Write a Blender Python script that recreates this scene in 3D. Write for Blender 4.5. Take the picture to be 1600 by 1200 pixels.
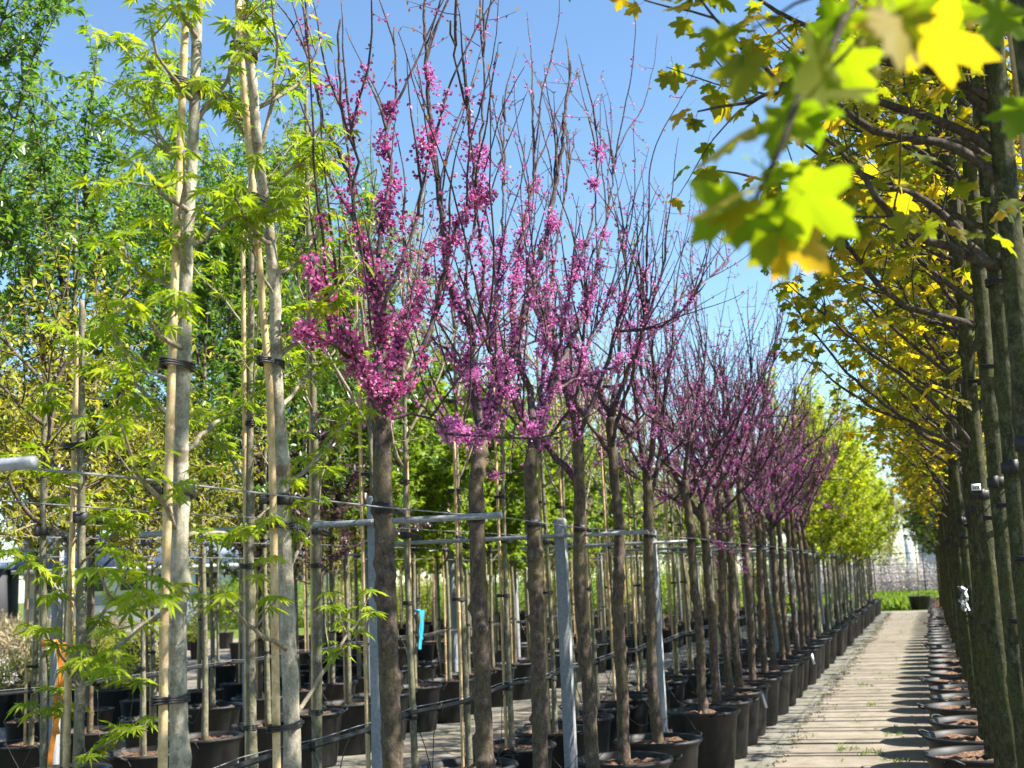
import bpy, math, random
import numpy as np
from mathutils import Matrix, Vector

for _o in list(bpy.data.objects):
    bpy.data.objects.remove(_o, do_unlink=True)
scene = bpy.context.scene
C = scene.collection

# ------------------------------------------------------------------ camera
cam_data = bpy.data.cameras.new('camera')
cam = bpy.data.objects.new('camera', cam_data)
C.objects.link(cam)
cam_data.sensor_width = 36.0
cam_data.lens = 1850.0 / 1600.0 * 36.0
cam_data.clip_start = 0.05
cam_data.clip_end = 2000
EYE = 1.5
_yd = np.array([650.0, 280.0, 1850.0]); _yd /= np.linalg.norm(_yd)      # row direction seen from the camera
_up = np.array([-0.04, -1.0, 306.0 / 1850.0]); _up /= np.linalg.norm(_up)  # slight roll of the hand-held camera
_M = np.stack([np.cross(_yd, _up), _yd, _up])
_r, _u, _b = _M @ [1, 0, 0], _M @ [0, -1, 0], _M @ [0, 0, -1]
cam.matrix_world = Matrix(((_r[0], _u[0], _b[0], 0), (_r[1], _u[1], _b[1], 0), (_r[2], _u[2], _b[2], EYE), (0, 0, 0, 1)))
cam_data.dof.use_dof = True
cam_data.dof.focus_distance = 4.3
cam_data.dof.aperture_fstop = 5.6
scene.camera = cam

# ------------------------------------------------------------------ light
SUN_EL, SUN_AZ = math.radians(46), math.radians(84)        # azimuth from +Y (along the rows) towards +X
world = bpy.data.worlds.new('World'); scene.world = world; world.use_nodes = True
wt = world.node_tree; wt.nodes.clear()
sky = wt.nodes.new('ShaderNodeTexSky'); sky.sky_type = 'NISHITA'; sky.sun_disc = False
sky.sun_elevation = SUN_EL; sky.sun_rotation = SUN_AZ
sky.air_density = 1.0; sky.dust_density = 0.1; sky.ozone_density = 2.0
bg = wt.nodes.new('ShaderNodeBackground'); bg.inputs['Strength'].default_value = 0.08
wo = wt.nodes.new('ShaderNodeOutputWorld')
wb = wt.nodes.new('ShaderNodeMix'); wb.data_type = 'RGBA'; wb.blend_type = 'MULTIPLY'; wb.inputs[0].default_value = 1.0
wb.inputs[7].default_value = (0.88, 1.0, 1.05, 1)      # the photograph's cool white balance
wt.links.new(sky.outputs[0], wb.inputs[6]); wt.links.new(wb.outputs[2], bg.inputs[0]); wt.links.new(bg.outputs[0], wo.inputs[0])
sl = bpy.data.lights.new('sun', 'SUN'); sl.energy = 5.0; sl.angle = math.radians(0.53); sl.color = (1.0, 0.94, 0.83)
sun = bpy.data.objects.new('sun', sl); C.objects.link(sun)
_sd = Vector((math.sin(SUN_AZ) * math.cos(SUN_EL), math.cos(SUN_AZ) * math.cos(SUN_EL), math.sin(SUN_EL)))
sun.rotation_euler = _sd.to_track_quat('Z', 'Y').to_euler()
sun.location = (8, 2, 12)
scene.view_settings.view_transform = 'Standard'
scene.view_settings.look = 'None'
scene.view_settings.exposure = 1.65
scene.view_settings.gamma = 1.0
scene.view_settings.use_curve_mapping = False
scene.cycles.max_bounces = 5; scene.cycles.diffuse_bounces = 2; scene.cycles.glossy_bounces = 2; scene.cycles.transmission_bounces = 2
scene.render.resolution_x, scene.render.resolution_y = 1024, 768

ORD = 'first second third fourth fifth sixth seventh eighth ninth tenth eleventh twelfth thirteenth fourteenth fifteenth'.split()
rng = np.random.default_rng(11)
random.seed(11)

# ------------------------------------------------------------------ materials
MATS = {}
class NT:
    def __init__(s, name):
        s.m = bpy.data.materials.new(name); s.m.use_nodes = True
        s.t = s.m.node_tree; s.t.nodes.clear()
        s.out = s.t.nodes.new('ShaderNodeOutputMaterial')
        MATS[name] = s.m
    def n(s, typ, **kw):
        nd = s.t.nodes.new('ShaderNode' + typ)
        for k, v in kw.items():
            if k.startswith('_'): setattr(nd, k[1:], v)
            else: nd.inputs[k].default_value = v
        return nd
    def l(s, a, b): s.t.links.new(a, b)
    def ramp(s, fac, stops, interp='LINEAR'):
        r = s.t.nodes.new('ShaderNodeValToRGB'); r.color_ramp.interpolation = interp
        e = r.color_ramp.elements
        while len(e) < len(stops): e.new(0.5)
        for q, (p, c) in zip(e, stops):
            q.position = p; q.color = (*c, 1) if len(c) == 3 else c
        s.l(fac, r.inputs[0]); return r.outputs[0]
    def noise(s, scale, detail=4, rough=.55, stretch=None, coord='Object'):
        tc = s.n('TexCoord'); src = tc.outputs[coord]
        if stretch:
            mp = s.n('Mapping'); mp.inputs['Scale'].default_value = stretch
            s.l(src, mp.inputs[0]); src = mp.outputs[0]
        nz = s.n('TexNoise', Scale=scale, Detail=detail, Roughness=rough)
        s.l(src, nz.inputs['Vector']); return nz.outputs[0]
    def mix(s, fac, a, b, mode='MIX'):
        m = s.t.nodes.new('ShaderNodeMix'); m.data_type = 'RGBA'; m.blend_type = mode
        for i, v in ((0, fac), (6, a), (7, b)):
            if hasattr(v, 'is_output') or isinstance(v, bpy.types.NodeSocket): s.l(v, m.inputs[i])
            else: m.inputs[i].default_value = v if i == 0 else (*v, 1)
        return m.outputs[2]
    def finish(s, col, rough=.7, bump=None, bstr=.3, bdist=.01, metallic=0, spec=.5):
        p = s.n('BsdfPrincipled', Roughness=rough, Metallic=metallic)
        p.inputs['Specular IOR Level'].default_value = spec
        if isinstance(col, bpy.types.NodeSocket): s.l(col, p.inputs['Base Color'])
        else: p.inputs['Base Color'].default_value = (*col, 1)
        if bump is not None:
            b = s.n('Bump', Strength=bstr, Distance=bdist); s.l(bump, b.inputs['Height']); s.l(b.outputs[0], p.inputs['Normal'])
        s.l(p.outputs[0], s.out.inputs[0]); s.p = p
        return s.m

def leaf_mat(name, stops, trans_gain=(1.6, 1.5, .7), fac=.5, rough=.42, spec=.5):
    s = NT(name)
    g = s.n('NewGeometry'); oi = s.n('ObjectInfo')
    a = s.n('Math', _operation='ADD'); s.l(g.outputs['Random Per Island'], a.inputs[0]); s.l(oi.outputs['Random'], a.inputs[1])
    f = s.n('Math', _operation='FRACT'); s.l(a.outputs[0], f.inputs[0])
    col = s.ramp(f.outputs[0], stops)
    nz = s.noise(60, 2)
    col = s.mix(.25, col, s.mix(nz, (.3, .3, .3), (1, 1, 1)), 'MULTIPLY')
    p = s.n('BsdfPrincipled', Roughness=rough); p.inputs['Specular IOR Level'].default_value = spec
    s.l(col, p.inputs['Base Color'])
    t = s.n('BsdfTranslucent'); tcol = s.mix(1.0, col, trans_gain, 'MULTIPLY'); s.l(tcol, t.inputs[0])
    m = s.n('MixShader'); m.inputs[0].default_value = fac
    s.l(p.outputs[0], m.inputs[1]); s.l(t.outputs[0], m.inputs[2]); s.l(m.outputs[0], s.out.inputs[0])
    return s.m

leaf_mat('leaf_green_maple', [(0, (.16, .25, .018)), (.5, (.25, .345, .022)), (1, (.38, .43, .035))], (1.6, 1.65, .5), .5, .55, .25)
leaf_mat('leaf_golden_maple', [(0, (.075, .11, .018)), (.45, (.14, .155, .02)), (.8, (.22, .19, .022)), (1, (.30, .21, .05))], (3.1, 2.8, .4), .58, .6, .22)
leaf_mat('leaf_fresh_maple', [(0, (.09, .16, .012)), (1, (.14, .20, .015))], (2.7, 2.5, .45), .58, .6, .18)
leaf_mat('leaf_lime', [(0, (.23, .33, .018)), (.6, (.36, .45, .025)), (1, (.50, .54, .06))], (1.6, 1.5, .5), .5, .5, .4)
leaf_mat('leaf_pear', [(0, (.06, .14, .025)), (.6, (.115, .22, .04)), (1, (.23, .33, .06))], (1.8, 1.9, .6), .42, .33, .65)
leaf_mat('leaf_bright', [(0, (.11, .21, .018)), (.6, (.19, .31, .025)), (1, (.33, .42, .05))], (1.8, 1.6, .6), .48, .5, .4)
leaf_mat('leaf_yellow', [(0, (.22, .24, .02)), (.6, (.34, .35, .03)), (1, (.44, .42, .06))], (1.6, 1.5, .6), .48, .5, .4)
leaf_mat('leaf_plum', [(0, (.03, .012, .018)), (.7, (.06, .026, .04)), (1, (.17, .11, .17))], (1.3, .8, .9), .3, .3, .7)
leaf_mat('leaf_dark', [(0, (.03, .06, .015)), (.7, (.06, .10, .02)), (1, (.13, .17, .03))], (1.7, 1.8, .6), .42, .5, .4)
leaf_mat('leaf_bud', [(0, (.22, .08, .05)), (.5, (.34, .15, .06)), (1, (.30, .21, .06))], (1.5, 1.2, .8), .45, .6, .3)
leaf_mat('leaf_sparse', [(0, (.20, .22, .05)), (1, (.34, .32, .10))], (1.5, 1.4, .8), .45, .6, .3)
leaf_mat('blossom_magenta', [(0, (.34, .04, .24)), (.2, (.56, .13, .42)), (.65, (.74, .30, .62)), (1, (.84, .55, .80))], (1.15, .95, 1.1), .42, .6, .3)
leaf_mat('blossom_red', [(0, (.24, .02, .11)), (.25, (.48, .08, .28)), (.7, (.68, .21, .48)), (1, (.80, .44, .66))], (1.15, .95, 1.1), .42, .6, .3)
leaf_mat('blossom_pale', [(0, (.55, .47, .46)), (1, (.74, .69, .67))], (1, 1, 1), .3, .6, .3)
leaf_mat('grass_blade', [(0, (.09, .17, .02)), (1, (.26, .34, .04))], (1.5, 1.5, .6), .4, .6, .3)
leaf_mat('straw_grass', [(0, (.35, .28, .16)), (1, (.5, .42, .28))], (1, 1, .8), .4, .6, .3)
leaf_mat('moss', [(0, (.05, .045, .025)), (.6, (.09, .085, .04)), (1, (.17, .18, .06))], (1.2, 1.2, .6), .2, .8, .2)

def bark(name, dark, mid, light, moss=None, bstr=.8, scale=1.0, bands=None, low=.45, high=.62):
    s = NT(name)
    a = s.noise(48 * scale, 8, .72, (1, 1, .55))
    col = s.ramp(a, [(.34, dark), (.5, mid), (.66, light)])
    if bands:
        b = s.noise(9 * scale, 2, .5, (.25, .25, 1.6))
        col = s.mix(s.ramp(b, [(.60, (0, 0, 0)), (.66, (.7, .7, .7))]), col, bands)
    if moss:
        b = s.noise(14 * scale, 7, .7, (1, 1, .4))
        col = s.mix(s.ramp(b, [(low, (0, 0, 0)), (high, (.75, .75, .75))]), col, moss)
    sp = s.noise(170 * scale, 3, .6)
    col = s.mix(s.ramp(sp, [(.58, (0, 0, 0)), (.66, (.6, .6, .6))]), col, light)
    col = s.mix(s.ramp(sp, [(.34, (.6, .6, .6)), (.42, (0, 0, 0))]), col, dark)
    h = s.noise(70 * scale, 8, .75, (1, 1, .7))
    s.finish(col, .85, h, bstr, .008, spec=.2)
bark('bark_redbud', (.035, .026, .024), (.085, .062, .052), (.20, .155, .12), (.13, .11, .05))
bark('bark_redbud_limb', (.035, .022, .026), (.075, .052, .056), (.17, .135, .14))
bark('bark_maple', (.16, .14, .10), (.31, .28, .215), (.50, .47, .385), (.22, .22, .13), .5, 1, (.12, .075, .05), .55, .72)
bark('bark_olive', (.018, .018, .010), (.045, .044, .021), (.13, .125, .075), (.065, .070, .018), .9)
bark('bark_olive_limb', (.03, .022, .016), (.06, .048, .038), (.12, .10, .08))
bark('bark_grey', (.07, .06, .045), (.155, .14, .105), (.29, .27, .21), (.17, .17, .075))
bark('twig_brown', (.05, .036, .03), (.10, .078, .06), (.2, .16, .12))
bark('twig_pale', (.16, .13, .09), (.26, .22, .155), (.4, .36, .27))
bark('bamboo', (.34, .23, .11), (.50, .36, .19), (.62, .48, .29), None, .15)

s = NT('pot_plastic')
a = s.noise(7, 5, .6, (1, 1, .4)); col = s.ramp(a, [(.45, (.009, .0095, .010)), (.72, (.030, .030, .029))])
s.finish(col, .55, s.noise(90, 3), .08, .003, spec=.35)
s = NT('soil')
s.finish(s.ramp(s.noise(38, 6, .7), [(.3, (.05, .028, .018)), (.5, (.17, .095, .055)), (.72, (.36, .23, .145))]), .95, s.noise(60, 5, .7), 1, .02)
s = NT('galvanised')
s.finish(s.ramp(s.noise(60, 4, .6), [(.35, (.17, .185, .20)), (.65, (.30, .32, .34))]), .5, s.noise(80, 3), .1, .002, .3)
s = NT('concrete_post')
s.finish(s.ramp(s.noise(70, 5, .65), [(.3, (.17, .178, .186)), (.5, (.225, .235, .245)), (.7, (.28, .29, .30))]), .8, s.noise(120, 4), .4, .003)
s = NT('rubber'); s.finish((.012, .012, .013), .55)
s = NT('hose'); s.finish((.016, .017, .019), .38)
s = NT('wire_steel'); s.finish((.22, .225, .23), .5, metallic=.4)
s = NT('ribbon_orange'); s.finish((.50, .17, .012), .5)
s = NT('ribbon_blue'); s.finish((.02, .33, .62), .5)
s = NT('tag_white'); s.finish((.75, .77, .78), .45)
s = NT('tag_ink'); s.finish((.03, .03, .035), .6)
s = NT('foil'); s.finish((.3, .31, .33), .4, s.noise(120, 3), .8, .01, .9)
s = NT('white_paint'); s.finish((.62, .63, .64), .6)
s = NT('grey_siding'); s.finish(s.ramp(s.noise(3, 3), [(.3, (.30, .32, .35)), (.7, (.40, .42, .45))]), .7)
s = NT('roof_blue'); s.finish(s.ramp(s.noise(2, 4), [(.3, (.07, .10, .17)), (.7, (.12, .16, .26))]), .5)
s = NT('dark_wall'); s.finish((.03, .03, .035), .7)
s = NT('window_glass'); s.finish((.03, .04, .05), .08)

s = NT('path_concrete')
big = s.noise(.9, 5, .6); mid = s.noise(5, 6, .65); fine = s.noise(70, 5, .7)
col = s.ramp(mid, [(.3, (.17, .145, .11)), (.52, (.255, .225, .18)), (.75, (.33, .295, .245))])
col = s.mix(s.ramp(big, [(.42, (0, 0, 0)), (.68, (.75, .75, .75))]), col, (.175, .15, .115))
col = s.mix(.4, col, s.ramp(fine, [(.3, (.55, .55, .55)), (.62, (1, 1, 1))]), 'MULTIPLY')
st = s.noise(14, 3, .6)
col = s.mix(s.ramp(st, [(.68, (0, 0, 0)), (.78, (.6, .6, .6))]), col, (.085, .072, .05))
s.finish(col, .9, fine, .5, .006, spec=.25)
s = NT('strip_concrete')
mid = s.noise(4, 6, .7); fine = s.noise(80, 5, .7); gr = s.noise(1.6, 5, .65)
col = s.ramp(mid, [(.3, (.12, .113, .098)), (.5, (.19, .18, .158)), (.72, (.27, .26, .23))])
col = s.mix(s.ramp(gr, [(.45, (0, 0, 0)), (.7, (.55, .55, .55))]), col, (.17, .185, .10))
col = s.mix(.4, col, s.ramp(fine, [(.3, (.5, .5, .5)), (.62, (1, 1, 1))]), 'MULTIPLY')
s.finish(col, .92, fine, .6, .006, spec=.25)
s = NT('lawn')
col = s.ramp(s.noise(.6, 6, .7), [(.3, (.065, .10, .02)), (.55, (.11, .15, .03)), (.75, (.18, .19, .06))])
s.finish(col, .95, s.noise(20, 4), .5, .05, spec=.1)
s = NT('yard_soil')
col = s.ramp(s.noise(2.5, 6, .7), [(.3, (.12, .10, .075)), (.55, (.24, .205, .16)), (.75, (.34, .3, .24))])
s.finish(col, .95, s.noise(50, 5), .6, .01, spec=.2)

# ------------------------------------------------------------------ geometry helpers
Z3 = np.array([0., 0., 1.])
def nrm(v):
    v = np.asarray(v, float); return v / (np.linalg.norm(v, axis=-1, keepdims=True) + 1e-12)

class Geo:
    def __init__(s): s.V = []; s.Q = []; s.T = []; s.n = 0
    def add(s, V, Q=None, T=None):
        V = np.asarray(V, float)
        if Q is not None and len(Q): s.Q.append(np.asarray(Q) + s.n)
        if T is not None and len(T): s.T.append(np.asarray(T) + s.n)
        s.V.append(V); s.n += len(V)
    def tube(s, pts, rad, seg=6, cap=True, bump=0., rg=None):
        P = np.asarray(pts, float); n = len(P)
        R = np.asarray(rad, float)
        if R.ndim < 2: R = np.broadcast_to(R, (n,))[:, None] * np.ones((1, seg))
        t = np.gradient(P, axis=0); t = nrm(t)
        ref = np.array([1., 0, 0]) if abs(t[0][0]) < .8 else np.array([0, 1., 0])
        A = np.zeros((n, 3)); a = ref
        for i in range(n):
            a = a - t[i] * (a @ t[i]); a = a / (np.linalg.norm(a) + 1e-12); A[i] = a
        B = np.cross(t, A)
        th = np.linspace(0, 2 * math.pi, seg, endpoint=False)
        RR = R.copy()
        if bump: RR = RR * (1 + bump * (rg or rng).normal(size=(n, seg)))
        V = P[:, None, :] + RR[:, :, None] * (A[:, None, :] * np.cos(th)[None, :, None] + B[:, None, :] * np.sin(th)[None, :, None])
        V = V.reshape(-1, 3)
        i = np.arange(n - 1)[:, None] * seg; j = np.arange(seg)[None, :]; k = (j + 1) % seg
        Q = np.stack([i + j, i + k, i + seg + k, i + seg + j], -1).reshape(-1, 4)
        T = None
        if cap:
            V = np.vstack([V, P[0], P[-1]]); m = n * seg; jj = np.arange(seg); kk = (jj + 1) % seg
            T = np.vstack([np.stack([np.full(seg, m), kk, jj], -1),
                           np.stack([np.full(seg, m + 1), (n - 1) * seg + jj, (n - 1) * seg + kk], -1)])
        s.add(V, Q, T)
    def box(s, c, h, M=None):
        x, y, z = h
        V = np.array([[-x, -y, -z], [x, -y, -z], [x, y, -z], [-x, y, -z], [-x, -y, z], [x, -y, z], [x, y, z], [-x, y, z]], float)
        if M is not None: V = V @ np.asarray(M).T
        s.add(V + np.asarray(c, float), [[0, 3, 2, 1], [4, 5, 6, 7], [0, 1, 5, 4], [1, 2, 6, 5], [2, 3, 7, 6], [3, 0, 4, 7]])
    def lathe(s, prof, seg=28, c=(0, 0, 0)):
        prof = np.asarray(prof, float); n = len(prof); th = np.linspace(0, 2 * math.pi, seg, endpoint=False)
        V = np.stack([prof[:, 0][:, None] * np.cos(th), prof[:, 0][:, None] * np.sin(th), prof[:, 1][:, None] * np.ones(seg)], -1).reshape(-1, 3)
        i = np.arange(n - 1)[:, None] * seg; j = np.arange(seg)[None, :]; k = (j + 1) % seg
        s.add(V + np.asarray(c, float), np.stack([i + j, i + k, i + seg + k, i + seg + j], -1).reshape(-1, 4))
    def strip(s, pts, wdir, w):
        P = np.asarray(pts, float); W = nrm(wdir) * w * .5; n = len(P)
        V = np.vstack([P - W, P + W]); i = np.arange(n - 1)
        s.add(V, np.stack([i, i + 1, n + i + 1, n + i], -1))
    def scatter(s, tmpl, P, tip, up, size):
        tv, tt = tmpl; P = np.asarray(P, float); m = len(P)
        if m == 0: return
        y = nrm(tip); z = nrm(up - y * np.sum(up * y, -1, keepdims=True)); x = np.cross(y, z)
        S = np.broadcast_to(np.asarray(size, float), (m,))[:, None, None]
        V = P[:, None, :] + S * (tv[None, :, 0:1] * x[:, None] + tv[None, :, 1:2] * y[:, None] + tv[None, :, 2:3] * z[:, None])
        T = tt[None] + (np.arange(m) * len(tv))[:, None, None]
        s.add(V.reshape(-1, 3), None, T.reshape(-1, 3))
    def mesh(s, name, mat, smooth=True):
        me = bpy.data.meshes.new(name)
        if s.n == 0: return me
        V = np.vstack(s.V)
        Q = np.vstack(s.Q) if s.Q else np.zeros((0, 4), int)
        T = np.vstack(s.T) if s.T else np.zeros((0, 3), int)
        me.vertices.add(len(V)); me.vertices.foreach_set('co', V.astype(np.float32).ravel())
        loops = np.concatenate([Q.ravel(), T.ravel()]).astype(np.int32)
        me.loops.add(len(loops)); me.loops.foreach_set('vertex_index', loops)
        nq, nt = len(Q), len(T)
        me.polygons.add(nq + nt)
        starts = np.concatenate([np.arange(nq) * 4, nq * 4 + np.arange(nt) * 3]).astype(np.int32)
        me.polygons.foreach_set('loop_start', starts)
        if smooth: me.polygons.foreach_set('use_smooth', np.ones(nq + nt, bool))
        me.update(calc_edges=True); me.validate()
        me.materials.append(MATS[mat])
        return me

def obj(name, me, parent=None, loc=None, rz=0.):
    o = bpy.data.objects.new(name, me); C.objects.link(o)
    if parent is not None: o.parent = parent
    if loc is not None: o.location = loc
    if rz: o.rotation_euler[2] = rz
    return o
def tag(o, label, cat, group=None):
    o['label'] = label; o['category'] = cat
    if group: o['group'] = group
    return o
def thing(name, label, cat, loc, group=None):
    o = obj(name, None, None, loc); o.empty_display_size = .1
    return tag(o, label, cat, group)
def structure(o): o['kind'] = 'structure'; return o
def stuff(o): o['kind'] = 'stuff'; return o

def spline(pts, n):
    """smooth resample of a polyline"""
    P = np.asarray(pts, float)
    d = np.concatenate([[0], np.cumsum(np.linalg.norm(np.diff(P, axis=0), axis=1))])
    t = np.linspace(0, d[-1], n)
    Q = np.stack([np.interp(t, d, P[:, k]) for k in range(3)], -1)
    for _ in range(max(1, n // (2 * len(P)))):
        Q[1:-1] = Q[1:-1] * .5 + (Q[:-2] + Q[2:]) * .25
    return Q
def grow(start, d, L, n, up=0., wob=.08, rg=rng):
    P = [np.asarray(start, float)]; d = nrm(d)
    for i in range(n):
        d = nrm(d + up * Z3 / n + wob * rg.normal(size=3)); P.append(P[-1] + d * L / n)
    return np.array(P)
def taper(n, a, b, p=1.): return b + (a - b) * (1 - np.linspace(0, 1, n)) ** p

# ------------------------------------------------------------------ leaf templates (base at origin, tip +y, face +z)
def t_palm():
    V = [[0, 0, 0]]; T = []
    for a, L in zip((-118, -78, -40, 0, 40, 78, 118), (.34, .62, .88, 1, .88, .62, .34)):
        a = math.radians(a); u = np.array([math.sin(a), math.cos(a)]); w = np.array([u[1], -u[0]])
        i = len(V)
        for f, o in ((.42, -.105), (.42, .105), (1, 0)):
            p = u * L * f + w * o * (.6 + .4 * L); V.append([p[0], p[1] + .12, -.22 * (L * f) ** 2 + (.03 if o else 0)])
        T += [[0, i, i + 2], [0, i + 2, i + 1]]
    V[0] = [0, .08, -.02]
    return np.array(V), np.array(T)
def t_maple(half, cz=.28, droop=.16):
    pts = [(a, r) for a, r in half]
    ring = [(180 - a, r) for a, r in reversed(pts) if abs(a - 90) > .1]
    out = pts + ring
    V = [[0, cz, .02]]
    for a, r in out:
        a = math.radians(a); x, y = r * math.cos(a) * .75, cz + r * math.sin(a) * .72
        V.append([x, y, -droop * r * r + .05 * math.sin(5 * a)])
    n = len(out)
    T = [[0, 1 + i, 1 + (i + 1) % n] for i in range(n - 1)] 
    T.append([0, n, 1])
    return np.array(V), np.array(T)
def stalk(t, L=.6):
    V, T = t; n = len(V); y0 = V[0][1]
    S = np.array([[-.014, -L, .10], [.014, -L, .10], [.014, y0, .0], [-.014, y0, .0]])
    return np.vstack([V, S]), np.vstack([T, [[n, n + 1, n + 2], [n, n + 2, n + 3]]])
PALM = stalk(t_palm(), .45)
MAPLE = stalk(t_maple([(-86, .30), (-62, .40), (-40, .50), (-26, .72), (-14, .56), (-4, .46), (8, .62), (14, .80), (24, 1.0), (33, .80), (38, .82), (46, .62), (54, .50), (62, .66), (68, .86), (76, .84), (90, 1.12)]))
MAPLE_S = t_maple([(-80, .34), (-30, .70), (-8, .44), (24, 1.0), (54, .48), (90, 1.1)])
ELL = (np.array([[0, 0, 0], [-.2, .35, .05], [.2, .35, .05], [-.17, .68, .03], [.17, .68, .03], [0, 1, -.08], [0, .5, -.02]]),
       np.array([[0, 6, 1], [0, 2, 6], [1, 6, 3], [2, 4, 6], [3, 6, 5], [6, 4, 5]]))
LANCE = (np.array([[0, 0, 0], [-.11, .45, .03], [.11, .45, .03], [0, 1, -.1]]), np.array([[0, 2, 3], [0, 3, 1]]))
BUD = (np.array([[0, 0, 0], [-.3, .5, .12], [.3, .5, .12], [0, 1.0, -.05]]), np.array([[0, 2, 3], [0, 3, 1]]))
def _flower():
    V = []; T = []
    for k in range(3):
        a = k * 2.094; c, s_ = math.cos(a), math.sin(a); i = len(V)
        for x, y, z in ((0, 0, 0), (-.46, .55, .20), (.46, .55, .20), (0, 1.05, .46)):
            V.append([x * c + z * s_, y, -x * s_ + z * c])
        T += [[i, i + 2, i + 3], [i, i + 3, i + 1]]
    return np.array(V), np.array(T)
FLOWER = _flower()

class Leaves:
    """positions and frames of leaves, kept apart so that the largest can become objects of their own"""
    def __init__(s): s.P = []; s.t = []; s.u = []; s.s = []
    def add(s, P, tip, up, size):
        P = np.atleast_2d(P); m = len(P)
        s.P.append(P); s.t.append(np.broadcast_to(tip, (m, 3))); s.u.append(np.broadcast_to(up, (m, 3))); s.s.append(np.broadcast_to(np.asarray(size, float), (m,)))
    def cat(s):
        if not s.P: return (np.zeros((0, 3)),) * 3 + (np.zeros(0),)
        return np.vstack(s.P), np.vstack(s.t), np.vstack(s.u), np.concatenate(s.s)
def along(L, P, step, size, rg, droop=.3, out=.8, t0=0., petiole=.0):
    """leaves standing off a twig polyline P"""
    d = np.concatenate([[0], np.cumsum(np.linalg.norm(np.diff(P, axis=0), axis=1))])
    m = max(1, int(d[-1] * (1 - t0) / step)); t = t0 * d[-1] + (np.arange(m) + rg.random(m)) * step
    t = np.minimum(t, d[-1])
    Q = np.stack([np.interp(t, d, P[:, k]) for k in range(3)], -1)
    ax = nrm(P[-1] - P[0])
    r = rg.normal(size=(m, 3)); r = nrm(r - ax * (r @ ax)[:, None])
    tip = nrm(ax * (1 - out) + r * out - Z3 * droop * rg.random((m, 1)) * 1.6 + .15 * rg.normal(size=(m, 3)))
    up = nrm(Z3 * .8 + ax * .4 + .45 * rg.normal(size=(m, 3)))
    L.add(Q + tip * petiole, tip, up, size * rg.uniform(.6, 1.2, m))

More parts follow.
